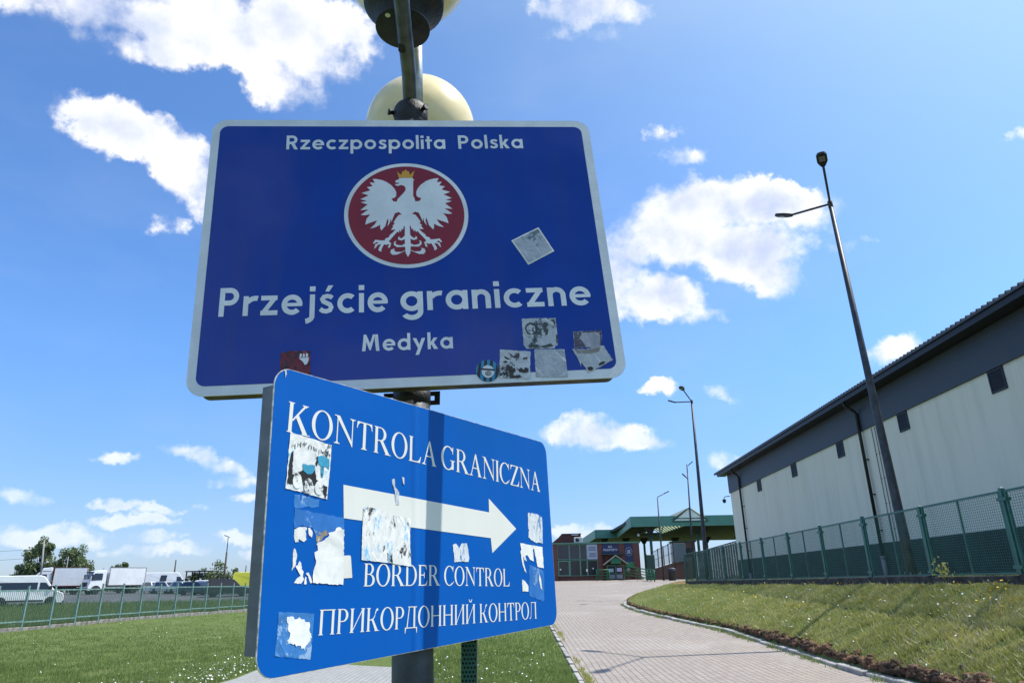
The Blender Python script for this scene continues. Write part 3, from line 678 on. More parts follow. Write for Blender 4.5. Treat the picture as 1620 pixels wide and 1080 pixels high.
def globe(pc, r, tilt=0):
    pc = rel(pc); ud = Vector((0, 0, 1))
    pb = MB(); pb.lathe([(.013, -.10), (.013, -.004), (.098, -.003), (.098, .006), (.07, .007)], pc, ud, 40); pl_ = pb.build('base_plate', blackm, lp)
    # mounting hole in the plate, drawn as an added pale disc
    hb = MB(); hb.lathe([(.0095, 0), (.0095, .0012)], pc+Vector((-.043, -.066, -.0048)), ud, 14); hb.build('hole_disc', mat('pale_hole', (.8, .8, .8), .35, .3), pl_)
    nb = MB(); nb.lathe([(.072, .006), (.076, .05), (.12, .085), (.145, .10), (.148, .15), (.140, .155)], pc, ud, 40); nb.build('fitter', blackm, lp)
    prof = []; z0 = .13
    zc = z0+math.sqrt(r*r-.135**2)
    a0 = math.asin(.135/r)
    for k in range(29):
        a = a0+(math.pi-a0)*k/28; prof.append((max(.0005, r*math.sin(a)), zc-r*math.cos(a)))
    gb = MB(); gb.lathe(prof, pc, ud, 56); gb.build('globe', cream, lp)
globe(Vector((-.376, 1.955, 3.508)), .25)
globe(Vector((-.405, 2.65, 3.24)), .25)

# ------------------------------------------------------------------ upper sign
def sign_frame(O, u, v):
    u = Vector(u).normalized(); v = Vector(v); v = (v-u*v.dot(u)).normalized(); n = u.cross(v)     # n points to the viewer
    m = Matrix.Identity(4)
    for i in range(3): m[i][0] = u[i]; m[i][1] = -n[i]; m[i][2] = v[i]; m[i][3] = O[i]
    return m
SF = lambda a, b, o: (a, -o, b)          # sign plane coordinates; o = distance out of the face
refl = mat('reflective_white', (.68, .70, .73), .35, var=.08, vscale=7, bump=.05, bscale=90)
s1 = thing('border_sign', 'large dark blue border crossing sign with white eagle emblem, upper one on the lamp post', 'sign')
s1.matrix_world = sign_frame((-.946, 1.901, 2.1235), (.9918, .1128, .0607), (-.0666, .0496, .9965))
W1, H1 = 1.317, 1.0006
blue1 = signface('dark_blue_enamel', (.0045, .043, .30), .17, dirt=.42, spec=.27, scratch=(.14, .18, .28), wear=.86)
b = MB(); b.prism(rrect(0, 0, W1, H1, .05), SF, 0, -.004); b.build('panel', refl, s1)
b = MB(); x0, y0, x1, y1 = .026, .030, W1-.030, H1-.028; poly_tri(b, rrect(x0, y0, x1, y1, .028), SF, .0006); b.build('blue_face', blue1, s1)
b = MB(); b.prism(rrect(.03, .002, W1-.03, H1-.012, .03), SF, -.004, -.048); b.build('back_box', mat('rusty_alu', (.10, .075, .055), .7, .2, var=.5, vscale=16), s1)
for (t, p0, p1, cap, gp, spc) in (('Rzeczpospolita', (.2466, .8735), (.7897, .875), .0585, .13, .3), ('Polska', (.8341, .8749), (1.0662, .8772), .0585, .13, .3), ('Przejście', (.0718, .2515), (.5816, .2511), .097, .13, .3), ('graniczne', (.6205, .2515), (1.2346, .2525), .097, .13, .3), ('Medyka', (.4991, .1202), (.7782, .1189), .055, .13, .3)):
    b = MB(); text_mesh(b, SANS, t, SF, gp, spc, p0, p1, cap, .0014); b.build('lettering', refl, s1)
# emblem
ec = Vector((.6485, .6085))
def circ(c, r, n=72, ry=None): return [(c[0]+r*math.cos(2*math.pi*k/n), c[1]+(ry or r)*math.sin(2*math.pi*k/n)) for k in range(n)]
b = MB(); poly_tri(b, circ(ec, .205), SF, .0014); em = b.build('emblem', refl, s1)
b = MB(); poly_tri(b, circ(ec, .1915), SF, .0022); b.build('red_disc', signface('emblem_red', (.23, .008, .014), .25, dirt=.3), em)
EAG = [[0.6512, 0.7525], [0.6259, 0.7518], [0.6258, 0.747], [0.6154, 0.7423], [0.6118, 0.7346], [0.6184, 0.7327], [0.627, 0.7316], [0.6222, 0.7278], [0.6112, 0.7265], [0.6143, 0.7217], [0.6221, 0.7197], [0.632, 0.7234], [0.6418, 0.72], [0.6471, 0.7109], [0.6452, 0.6991], [0.6379, 0.6887], [0.6283, 0.6776], [0.6195, 0.6673], [0.6162, 0.6562], [0.6053, 0.6573], [0.5989, 0.669], [0.6087, 0.6717], [0.6146, 0.6782], [0.6153, 0.6937], [0.6101, 0.708], [0.5986, 0.7233], [0.5831, 0.7363], [0.5675, 0.7441], [0.5519, 0.7481], [0.5374, 0.7492], [0.544, 0.7329], [0.5272, 0.7345], [0.5369, 0.7192], [0.5174, 0.7156], [0.5294, 0.7027], [0.5004, 0.6923], [0.5235, 0.6826], [0.4965, 0.6676], [0.5173, 0.6608], [0.4973, 0.655], [0.5203, 0.6468], [0.4962, 0.6242], [0.5229, 0.627], [0.4974, 0.6059], [0.5088, 0.6044], [0.5286, 0.6077], [0.5171, 0.5919], [0.5118, 0.5681], [0.5296, 0.5759], [0.5513, 0.5845], [0.5429, 0.5689], [0.5276, 0.5525], [0.5447, 0.5576], [0.5611, 0.5672], [0.5602, 0.555], [0.5639, 0.5446], [0.577, 0.5615], [0.585, 0.5921], [0.5879, 0.5794], [0.5838, 0.5604], [0.5924, 0.5747], [0.595, 0.592], [0.5971, 0.5769], [0.6043, 0.5973], [0.6092, 0.6109], [0.622, 0.6153], [0.6322, 0.606], [0.6217, 0.6039], [0.6138, 0.5926], [0.6039, 0.5745], [0.6085, 0.5717], [0.5999, 0.561], [0.6036, 0.5587], [0.5951, 0.5467], [0.6111, 0.5482], [0.5994, 0.5341], [0.5917, 0.5276], [0.5878, 0.5187], [0.5772, 0.5145], [0.5744, 0.507], [0.5612, 0.5073], [0.5443, 0.5099], [0.5367, 0.4977], [0.5405, 0.4954], [0.548, 0.5019], [0.5555, 0.4982], [0.5442, 0.4932], [0.5404, 0.4757], [0.5468, 0.4821], [0.5517, 0.4908], [0.563, 0.4927], [0.5553, 0.4776], [0.5541, 0.4697], [0.5634, 0.4651], [0.5639, 0.4752], [0.5724, 0.4925], [0.5799, 0.4902], [0.5893, 0.4944], [0.5842, 0.4791], [0.591, 0.4802], [0.595, 0.4964], [0.5876, 0.5032], [0.603, 0.5229], [0.6167, 0.5405], [0.6204, 0.535], [0.6233, 0.5462], [0.6269, 0.538], [0.631, 0.5514], [0.6339, 0.5446], [0.6382, 0.5639], [0.6407, 0.5558], [0.6399, 0.5243], [0.6294, 0.5134], [0.6219, 0.5158], [0.6243, 0.5211], [0.6181, 0.5181], [0.618, 0.5092], [0.6293, 0.5059], [0.6396, 0.511], [0.6396, 0.4932], [0.6289, 0.4869], [0.6138, 0.4894], [0.6082, 0.4961], [0.6122, 0.5049], [0.6045, 0.5006], [0.6036, 0.4896], [0.6136, 0.4806], [0.6393, 0.4822], [0.6409, 0.469], [0.6283, 0.4627], [0.6095, 0.4632], [0.604, 0.4699], [0.606, 0.4764], [0.5947, 0.4723], [0.5915, 0.4614], [0.5981, 0.4526], [0.6131, 0.4531], [0.6409, 0.4668], [0.6414, 0.458], [0.6482, 0.4435]]
EAGR = [[0.6512, 0.7525], [0.6702, 0.7524], [0.6733, 0.7465], [0.6772, 0.7441], [0.6731, 0.7393], [0.6724, 0.7178], [0.6713, 0.6775], [0.675, 0.6704], [0.6778, 0.6563]]
AXX = .6487
nh = 19                                     # the first points are the head looking left, the rest is the left half of the body
left = EAG[nh-1:]
right = [(2*AXX-x, y+.0008) for x, y in left[::-1]]
rhead = EAGR
full = EAG+right[1:] if False else EAG[:nh]+left[1:]+[p for p in right[1:-1]]+[p for p in rhead[::-1][:-1]]
b = MB(); poly_tri(b, full, SF, .0030); b.build('eagle', refl, em)
CROWN = [[0.6247, 0.7527], [0.6193, 0.7784], [0.6278, 0.7687], [0.634, 0.7638], [0.6371, 0.7783], [0.6439, 0.7797], [0.6492, 0.7865], [0.6543, 0.7796], [0.6598, 0.7781], [0.6626, 0.7635], [0.6688, 0.7708], [0.679, 0.7814], [0.671, 0.7524]]
b = MB(); poly_tri(b, CROWN, SF, .0036); b.build('crown', mat('emblem_gold', (.62, .30, .012), .4), em)
# stickers on the upper sign
foil = paper('foil_sticker', (.42, .45, .50), (.16, .18, .20), .66, 60, .38, crease=1.0)
foil_b = paper('printed_foil_sticker', (.46, .49, .53), (.02, .045, .05), .555, 34, .45, crease=.8)
foil_c = paper('black_print_sticker', (.52, .54, .58), (.015, .015, .015), .56, 40, .5, crease=.5)
foil_d = paper('teal_print_foil', (.40, .44, .50), (.07, .14, .16), .565, 30, .4, crease=1.0)
def sticker(par, poly, m_, off, label, rag=.0010, step=.006, name='sticker'):
    b = MB(); v, f = tri_union([ragged(poly, rag, step, len(label))])
    b.add([SF(x, y, off+.0006*math.sin(x*210)*math.cos(y*170)) for x, y in v], f); o = b.build(name, m_, par); o['label'] = label; return o
st = sticker(s1, [(.9909, .4988), (1.0877, .5482), (1.1326, .4549), (1.0397, .4056)], mat('sticker_edge', (.72, .71, .66), .5), .0015, 'tilted foil sticker with pale rim', .0006, .02)
b = MB(); c0 = Vector((1.0627, .4769)); poly_tri(b, [tuple(c0+(Vector(p)-c0)*.90) for p in [(.9909, .4988), (1.0877, .5482), (1.1326, .4549), (1.0397, .4056)]], SF, .0024); b.build('foil_print', foil_d, st)
sticker(s1, [(1.0009, .211), (1.11, .2106), (1.1073, .116), (1.0996, .1141), (1.0947, .1057), (1.0057, .1077), (.9978, .1226)], foil_b, .0017, 'square foil sticker with dark circular print remains')
st_b = COL.objects[-1]
sticker(s1, [(.9228, .1091), (1.0176, .0983), (1.0079, .0065), (.9133, .0165)], foil_c, .0017, 'square white sticker with scratched black print')
st_c = COL.objects[-1]
sticker(s1, [(1.031, .1052), (1.1261, .1012), (1.127, .0082), (1.0266, .0129)], foil, .0017, 'blank wrinkled silver sticker')
sticker(s1, [(1.1614, .16), (1.2538, .1606), (1.2469, .1059), (1.1576, .1031)], paper('purple_sticker', (.36, .36, .42), (.09, .07, .12), .56, 22, .5), .0015, 'grey and purple sticker, half covered')
st_e = COL.objects[-1]
sticker(s1, [(1.1504, .1002), (1.19, .098), (1.2531, .1084), (1.277, .0583), (1.1941, .0188), (1.174, .055), (1.172, .04), (1.167, .062)], paper('peeling_sticker', (.46, .48, .52), (.20, .18, .16), .60, 24, .45, crease=1), .0026, 'tilted silver sticker peeling at its left corner')
st_f = COL.objects[-1]
st = sticker(s1, [(.2612, .1243), (.2876, .1302), (.3486, .129), (.351, .0434), (.265, .0395)], paper('dark_red_sticker', (.030, .016, .02), (.16, .010, .02), .50, 40, .5), .0016, 'dark red sticker with white ornament')
b = MB()
for k, x in enumerate((.318, .327, .336)): poly_tri(b, [(x, .108), (x+.006, .108), (x+.007, .119-.002*(k % 2)), (x+.001, .121)], SF, .0028)
poly_tri(b, [(.316, .106), (.345, .107), (.345, .098), (.341, .086), (.334, .083), (.329, .093), (.322, .1)], SF, .0029)
b.build('ornament', refl, st)
def marks(par, polys, m_, off, amp=.0009, step=.003):
    for k, p in enumerate(polys):
        b = MB(); poly_tri(b, ragged(p, amp, step, k), SF, off+.0003*k/len(polys)); b.build('print_shade_mark', m_, par)
inkg = paper('green_black_ink', (.02, .05, .055), (.30, .33, .36), .60, 70, .6)
marks(st_b, [[(1.008, .178), (1.013, .191), (1.024, .197), (1.035, .195), (1.041, .188), (1.036, .186), (1.026, .191), (1.016, .186), (1.012, .176), (1.015, .164), (1.024, .158), (1.023, .154), (1.012, .160)],
    [(1.030, .192), (1.042, .196), (1.049, .186), (1.047, .176), (1.060, .171), (1.058, .163), (1.047, .160), (1.040, .155), (1.028, .155), (1.034, .163), (1.041, .170), (1.040, .182)],
    [(1.064, .176), (1.070, .181), (1.078, .176), (1.081, .165), (1.078, .153), (1.069, .151), (1.072, .160), (1.067, .167)],
    [(1.066, .192), (1.074, .197), (1.082, .193), (1.084, .186), (1.077, .182), (1.068, .185)],
    [(1.090, .203), (1.106, .206), (1.107, .192), (1.103, .182), (1.100, .197)],
    [(1.104, .150), (1.108, .152), (1.107, .122), (1.103, .125)], [(1.012, .119), (1.030, .123), (1.058, .115), (1.085, .122), (1.093, .112), (1.060, .109), (1.015, .110)]], inkg, .0026)
marks(st_e, [[(1.1625, .158), (1.188, .159), (1.186, .148), (1.178, .138), (1.188, .122), (1.196, .106), (1.160, .105)], [(1.190, .1595), (1.2525, .1600), (1.252, .1555), (1.190, .1555)], [(1.247, .155), (1.2525, .155), (1.247, .108), (1.243, .108)]], paper('purple_ink', (.06, .05, .085), (.30, .29, .34), .60, 60, .5), .0022)
marks(st_f, [[(1.158, .098), (1.180, .096), (1.215, .099), (1.240, .103), (1.238, .090), (1.215, .085), (1.190, .083), (1.168, .086)]], paper('painted_shade_grey', (.22, .21, .195), (.33, .33, .33), .6, 40, .6), .0034)  # grey shadow across the peeling sticker, painted as a flat mark
marks(st_f, [[(1.192, .036), (1.204, .040), (1.212, .033), (1.203, .026), (1.194, .025)], [(1.228, .047), (1.243, .055), (1.252, .052), (1.243, .044), (1.231, .040)]], paper('sticker_ink', (.015, .015, .017), (.40, .41, .44), .60, 90, .6), .0034)
inkb = MATS['sticker_ink'] if 'sticker_ink' in MATS else paper('sticker_ink', (.015, .015, .017), (.40, .41, .44), .60, 90, .6)
marks(st_c, [[(.934, .086), (.945, .080), (.955, .074), (.944, .074), (.936, .078)], [(.951, .095), (.957, .091), (.964, .079), (.957, .083)], [(.976, .091), (.982, .090), (.981, .077), (.975, .080)], [(.992, .077), (1.004, .080), (1.007, .074), (.994, .071)],
    [(.928, .068), (.938, .071), (.946, .064), (.935, .063)], [(.930, .048), (.937, .052), (.942, .045), (.950, .050), (.955, .040), (.962, .047), (.966, .036), (.958, .028), (.945, .033), (.934, .030)],
    [(.968, .046), (.975, .040), (.984, .047), (.990, .038), (.998, .046), (1.006, .042), (1.005, .030), (.992, .028), (.978, .031)], [(.950, .018), (.975, .023), (.985, .014), (.966, .011)]], inkb, .0026)
# round striped sticker with a shield badge
c0 = Vector((.8798, .0403)); r0 = .036
b = MB(); poly_tri(b, circ(c0, r0, 48), SF, .0018); st = b.build('sticker', mat('sticker_cyan', (.012, .23, .42), .4), s1); st['label'] = 'round black and cyan striped sticker with a white shield badge'
b = MB()
for k in range(4):
    x = -.030+k*.018; w_ = .0085; pts = []
    for (dx, sgn) in ((x, -1), (x+w_, -1), (x+w_, 1), (x, 1)):
        dx2 = dx+.004*sgn; pts.append((c0.x+dx2, c0.y+sgn*math.sqrt(max(1e-6, r0*r0-dx2*dx2))*.985))
    poly_tri(b, pts, SF, .0024)
b.build('stripes', mat('sticker_black', (.012, .012, .014), .4), st)
b = MB(); poly_tri(b, [(c0.x+x, c0.y+y) for x, y in ((-.019, .002), (-.012, .014), (0, .018), (.012, .014), (.021, .001), (.018, -.012), (.010, -.021), (0, -.024), (-.010, -.021), (-.018, -.010))], SF, .0030); bd = b.build('badge', mat('badge_white', (.62, .65, .68), .4), st)
b = MB()
for p in ([(-.021, .003), (.022, -.002), (.022, .0035), (-.020, .0085)],): poly_tri(b, [(c0.x+x, c0.y+y) for x, y in p], SF, .0036)
for r1 in (.0095,):
    for q in arc(c0.x+.001, c0.y-.0095, r1, r1*.8, 0, 360, .0022, 20)+arc(c0.x+.001, c0.y-.0095, .0048, .0040, 0, 360, .002, 16): b.add([SF(x, y, .0036) for x, y in q], [(0, 1, 2, 3)])
b.build('badge_print', MATS['sticker_black'], bd)

# ------------------------------------------------------------------ lower sign
s2 = thing('direction_sign', 'bright blue border control sign with a white arrow, lower one on the lamp post', 'sign')
s2.matrix_world = sign_frame((-.5112, 1.4971, 1.4281), (.4984, .8665, .0268), (-.0323, -.0124, .9994))
W2, H2 = 1.3106, .6509
blue2 = signface('bright_blue_enamel', (.0015, .108, .475), .36, dirt=.10, spec=.22, ridge=.0042, scratch=(.25, .42, .72), wear=.90)
white2 = signface('white_film', (.80, .80, .77), .4, dirt=.12, ridge=.0016, scratch=(.5, .5, .5), wear=.93)
LX, RX = -.013, W2+.005
b = MB(); poly_tri(b, rrect(LX+.0012, .0012, RX-.0012, H2-.0012, .045), SF, .0004); b.build('blue_face', blue2, s2)
rim = mat('worn_rim', (.62, .60, .55), .6, 0, var=.45, vscale=45)
b = MB(); b.prism(rrect(LX, 0, RX, H2, .046), SF, 0, -.0035); b.build('rim', rim, s2)
greyp = mat('grey_paint', (.155, .165, .185), .5, .1, var=.2, vscale=12, bump=.1)
b = MB(); b.box(LX+.003, LX+.009, .0035, .040, .045, H2-.045); b.box(RX-.009, RX-.003, .0035, .040, .045, H2-.045); b.box(.045, W2-.045, .0035, .040, .006, .012); b.box(.045, W2-.045, .0035, .040, H2-.012, H2-.006); b.build('side_flange', greyp, s2)
b = MB(); b.box(.03, W2-.03, .030, .034, .03, H2-.03); b.build('back_sheet', galv, s2)
for zz in (.12, .50):
    b = MB(); b.box(.30, .72, .034, .060, zz-.02, zz+.02); b.build('back_rail', galv, s2)
for (t, p0, p1, cap, gp) in (('KONTROLA', (.0264, .5045), (.5973, .4835), .0705, .07), ('GRANICZNA', (.6201, .4835), (1.2436, .4583), .0705, .07), ('BORDER', (.2925, .1655), (.6044, .1562), .053, .07), ('CONTROL', (.6257, .1554), (.9894, .1392), .053, .07), ('ПРИКОРДОННИЙ', (.1493, .0695), (.7816, .0451), .0525, .07), ('КОНТРОЛ', (.8021, .0443), (1.1617, .0299), .0525, .07)):
    b = MB(); text_mesh(b, SERIF, t, SF, gp, .3, p0, p1, cap, .0012); b.build('lettering', white2, s2)
b = MB(); poly_tri(b, [(.215, .4012), (.8797, .3678), (.8805, .4114), (1.0501, .3214), (.8899, .2427), (.8842, .2882), (.2195, .3224)], SF, .0012); b.build('arrow', white2, s2)
ST2 = dict(A=[[0.0402, 0.5045], [0.1023, 0.4991], [0.1705, 0.4917], [0.1669, 0.4282], [0.1617, 0.3627], [0.1333, 0.3665], [0.0754, 0.3744], [0.0348, 0.3785]],
 A_dark1=[[0.0465, 0.4605], [0.0519, 0.4627], [0.0512, 0.4114], [0.0656, 0.411], [0.0521, 0.3988], [0.054, 0.389], [0.0385, 0.3904], [0.0395, 0.4085], [0.0412, 0.4341]],
 A_dark2=[[0.0724, 0.419], [0.0824, 0.4237], [0.0999, 0.4142], [0.1195, 0.4274], [0.1246, 0.4052], [0.1392, 0.3989], [0.1165, 0.3913], [0.098, 0.4056], [0.0813, 0.3958], [0.0707, 0.4078]],
 A_dark3=[[0.124, 0.4594], [0.1279, 0.4608], [0.1287, 0.4474], [0.1241, 0.4355], [0.1186, 0.4425]],
 A_dark4=[[0.1473, 0.3957], [0.1607, 0.3911], [0.1568, 0.3661], [0.1455, 0.3804]],
 A_cy1=[[0.0797, 0.4383], [0.0961, 0.4354], [0.1188, 0.4387], [0.117, 0.4252], [0.1074, 0.4158], [0.0948, 0.4156], [0.0832, 0.4219]],
 A_cy2=[[0.1254, 0.4586], [0.1383, 0.463], [0.1627, 0.4571], [0.164, 0.4318], [0.1529, 0.4385], [0.1398, 0.4352], [0.129, 0.4417]],
 A_cy3=[[0.1371, 0.4368], [0.1462, 0.4397], [0.1451, 0.4108], [0.1384, 0.414]],
 A_c1=[[0.0666, 0.3973], [0.0799, 0.3985]],
 A_c2=[[0.1003, 0.3891], [0.114, 0.3902]],
 A_c3=[[0.1334, 0.3871], [0.1464, 0.3881]],
 A_bars=[[0.0487, 0.4795], [0.0654, 0.4855], [0.0814, 0.4876], [0.0981, 0.4841], [0.1137, 0.4804], [0.1308, 0.4787], [0.143, 0.4743], [0.1578, 0.4722]],
 Bw=[[0.2871, 0.3534], [0.3124, 0.3522], [0.3651, 0.3444], [0.4247, 0.3364], [0.4738, 0.3315], [0.4714, 0.2738], [0.4771, 0.2079], [0.3836, 0.2183], [0.3275, 0.2226], [0.2835, 0.2267], [0.2835, 0.2836]],
 C=[[0.2011, 0.3011], [0.2218, 0.2956], [0.2218, 0.2295], [0.2233, 0.1714], [0.1716, 0.1762], [0.1281, 0.1788], [0.1278, 0.1987], [0.1308, 0.2121], [0.1348, 0.2256], [0.1289, 0.2437], [0.1389, 0.2483], [0.1378, 0.2575], [0.1336, 0.262], [0.1405, 0.2667], [0.1502, 0.268], [0.1631, 0.2752], [0.1727, 0.2832], [0.1692, 0.2871], [0.1843, 0.2898]],
 Cbrown=[[0.132, 0.2897], [0.1656, 0.2906], [0.1677, 0.2823], [0.1374, 0.2644], [0.1328, 0.2758]],
 C2=[[0.2162, 0.2367], [0.2446, 0.2371], [0.2476, 0.2342], [0.2537, 0.1863], [0.2167, 0.1855]],
 Dres=[[0.065, 0.3377], [0.1418, 0.3299], [0.2213, 0.3233], [0.2214, 0.2956], [0.1993, 0.301], [0.1727, 0.2836], [0.1332, 0.2805], [0.1209, 0.2963], [0.0905, 0.3023], [0.065, 0.2947]],
 Dres2=[[0.0614, 0.3674], [0.1384, 0.3607], [0.1377, 0.344], [0.0649, 0.3389]],
 E1=[[0.0667, 0.2925], [0.0846, 0.298], [0.1018, 0.2976], [0.1037, 0.2924], [0.1, 0.2912], [0.1035, 0.2708], [0.096, 0.2661], [0.0897, 0.2683], [0.0802, 0.2726], [0.0807, 0.2655], [0.0716, 0.2647], [0.0679, 0.2747]],
 E1b=[[0.1066, 0.2959], [0.1129, 0.2973], [0.1216, 0.286], [0.119, 0.2756], [0.1108, 0.28]],
 E2=[[0.068, 0.2525], [0.0732, 0.2503], [0.0779, 0.2393], [0.0755, 0.2174], [0.0662, 0.2056], [0.0665, 0.2305]],
 E3=[[0.0864, 0.226], [0.0913, 0.2215], [0.0937, 0.2083], [0.1002, 0.2027], [0.0977, 0.1929], [0.1011, 0.1884], [0.0932, 0.1782], [0.073, 0.1806], [0.0827, 0.1911], [0.0915, 0.1952], [0.0817, 0.2064], [0.0751, 0.2152], [0.0824, 0.2173]],
 E4=[[0.1018, 0.1771], [0.1054, 0.1927], [0.1086, 0.1915], [0.1095, 0.1768]],
 E5=[[0.1065, 0.2003], [0.1142, 0.2013], [0.127, 0.181], [0.1218, 0.1779], [0.1149, 0.1902]],
 Fres=[[0.0364, 0.1252], [0.1369, 0.1152], [0.1345, 0.0738], [0.1309, 0.0236], [0.0323, 0.0413], [0.0354, 0.0827]],
 Fblot=[[0.0592, 0.114], [0.0727, 0.114], [0.08, 0.1077], [0.0935, 0.1112], [0.1078, 0.1056], [0.1251, 0.0944], [0.1236, 0.0813], [0.1325, 0.0674], [0.1205, 0.0555], [0.1118, 0.0441], [0.0973, 0.0546], [0.0789, 0.0581], [0.0606, 0.0662], [0.0696, 0.0764], [0.0601, 0.1027]],
 Gs=[[0.6712, 0.265], [0.6876, 0.2699], [0.7051, 0.2568], [0.7161, 0.2697], [0.7453, 0.2708], [0.7525, 0.2528], [0.7567, 0.2299], [0.7506, 0.2171], [0.7164, 0.2189], [0.6795, 0.2165], [0.6764, 0.2414]],
 H=[[1.1383, 0.3792], [1.2087, 0.3773], [1.2435, 0.3665], [1.2424, 0.3243], [1.2355, 0.2738], [1.211, 0.2786], [1.1882, 0.2767], [1.1597, 0.2847], [1.1334, 0.2944], [1.1343, 0.3145], [1.1419, 0.3181], [1.134, 0.3246]],
 I=[[1.0702, 0.2753], [1.1433, 0.2695], [1.2318, 0.2634], [1.2333, 0.191], [1.1854, 0.1971], [1.1783, 0.2278], [1.1674, 0.2579], [1.1597, 0.2545], [1.162, 0.2147], [1.1374, 0.2198], [1.118, 0.2363], [1.1022, 0.2331], [1.112, 0.2151], [1.0953, 0.2218], [1.0864, 0.2347], [1.0904, 0.2089], [1.1056, 0.1781], [1.0913, 0.1858], [1.0774, 0.2155], [1.0706, 0.2477], [1.0782, 0.2542]],
 J=[[1.0731, 0.1582], [1.091, 0.153], [1.1145, 0.1347], [1.1112, 0.1183], [1.0704, 0.1207]],
 K=[[1.1285, 0.2052], [1.2359, 0.1819], [1.2287, 0.1304], [1.2217, 0.0798], [1.1966, 0.086], [1.1788, 0.0902], [1.1163, 0.1029]],
 Kw=[[1.197, 0.1727], [1.2062, 0.1576], [1.212, 0.1179], [1.2018, 0.1248], [1.1914, 0.158]],
 L1=[[0.3957, 0.4299], [0.4065, 0.4331], [0.4092, 0.4125], [0.4264, 0.3983], [0.4254, 0.3656], [0.4114, 0.3648], [0.4081, 0.4008], [0.3989, 0.4155]],
 L2=[[0.4385, 0.4403], [0.448, 0.4392], [0.448, 0.4195], [0.4417, 0.4229]],
 N1=[[0.0115, 0.6468], [0.0171, 0.6474], [0.0196, 0.6381], [0.0161, 0.6261], [0.0154, 0.6354]])
pw = paper('torn_white_paper', (.90, .90, .90), (.55, .55, .57), .72, 16, .75, crease=.2)
tan = paper('torn_brown_paper', (.33, .27, .20), (.62, .58, .50), .56, 30, .8)
resid = paper('glue_residue', (.030, .19, .60), (.20, .35, .62), .56, 30, .5)
resid2 = paper('pale_glue_residue', (.05, .23, .62), (.30, .46, .72), .55, 40, .5)
scrib = paper('scratched_sticker', (.78, .82, .88), (.14, .26, .52), .545, 75, .55, stretch=(1.6, 1, .6))
speck = paper('speckled_sticker', (.90, .90, .90), (.015, .015, .02), .575, 62, .6, ink2=(.25, .55, .85), crease=.3, stretch=(1.4, 1, .7))
st = sticker(s2, ST2['A'], paper('poster_white', (.88, .89, .90), (.05, .07, .09), .585, 40, .5, ink2=(.25, .55, .75)), .0018, 'picture sticker with black, cyan and white shapes', .0007)
blk = paper('poster_black', (.022, .022, .024), (.30, .30, .30), .66, 40, .5); cyn = paper('poster_cyan', (.05, .36, .58), (.02, .06, .09), .62, 45, .5)
for k in ('A_dark1', 'A_dark2', 'A_dark3', 'A_dark4'):
    b = MB(); poly_tri(b, ragged(ST2[k], .0012, .004, 3), SF, .0026); b.build('black_print', blk, st)
for k in ('A_cy1', 'A_cy2', 'A_cy3'):
    b = MB(); poly_tri(b, ragged(ST2[k], .0008, .004, 5), SF, .0030); b.build('cyan_print', cyn, st)
for k in ('A_c1', 'A_c2', 'A_c3'):
    c, e = ST2[k]; rr = e[0]-c[0]; b = MB(); poly_tri(b, circ(c, rr, 28, rr*1.25), SF, .0034); b.build('white_disc', MATS['poster_white'], st)
b = MB(); r_ = random.Random(4)
for i, (x, y) in enumerate(ST2['A_bars']):
    for k in range(3):
        w_ = r_.uniform(.0009, .0022); h_ = r_.uniform(.004, .013); xx = x+k*.0042-.003; yy = y+r_.uniform(-.004, .001)
        b.add([SF(*p, .0026) for p in q4(xx, yy-h_, xx+w_, yy)], [(0, 1, 2, 3)])
b.build('print_remains', blk, st)
sticker(s2, ST2['Bw'], speck, .0024, 'square white sticker speckled black, covering the arrow')
sticker(s2, ST2['Dres2'], resid2, .0008, 'smear of glue above the torn paper', .002)
sticker(s2, ST2['Dres'], resid, .0010, 'translucent glue patch above the torn paper', .0015)
sticker(s2, ST2['Cbrown'], tan, .0012, 'brown torn paper scrap', .003)
sticker(s2, ST2['C2'], mat('label_paper', (.74, .73, .69), .7, var=.06), .0013, 'small cream label beside the torn paper', .0002, .03)
sticker(s2, ST2['C'], pw, .0020, 'large torn white paper', .0018)
for k in ('E1', 'E1b', 'E2', 'E3', 'E4', 'E5'): sticker(s2, ST2[k], pw, .0014, 'scrap of torn white paper', .0010, .004, 'paper_scrap')
sticker(s2, ST2['Fres'], resid2, .0009, 'pale glue square in the lower left corner', .0008)
sticker(s2, ST2['Fblot'], mat('blot_paper', (.88, .90, .92), .75, var=.08, vscale=60), .0016, 'white blot of paper in the lower left corner', .0026, .004)
sticker(s2, ST2['Gs'], scrib, .0016, 'scratched pale sticker below the arrow', .0010)
sticker(s2, ST2['H'], scrib, .0016, 'scratched pale sticker at the right edge', .0014)
sticker(s2, ST2['I'], pw, .0016, 'torn white sticker at the right edge', .0008)
sticker(s2, ST2['J'], pw, .0016, 'white sticker scrap at the right edge', .0008, name='paper_scrap')
sticker(s2, ST2['K'], resid, .0010, 'blue glue patch at the right edge', .0010)
sticker(s2, ST2['Kw'], pw, .0018, 'white streak on the glue patch', .0010, name='paper_scrap')
for k in ('L1', 'L2', 'N1'): sticker(s2, ST2[k], mat('scrape', (.50, .55, .62), .6, var=.2, vscale=80), .0019, 'pale scrape mark', .0010, .005, 'scrape_mark')

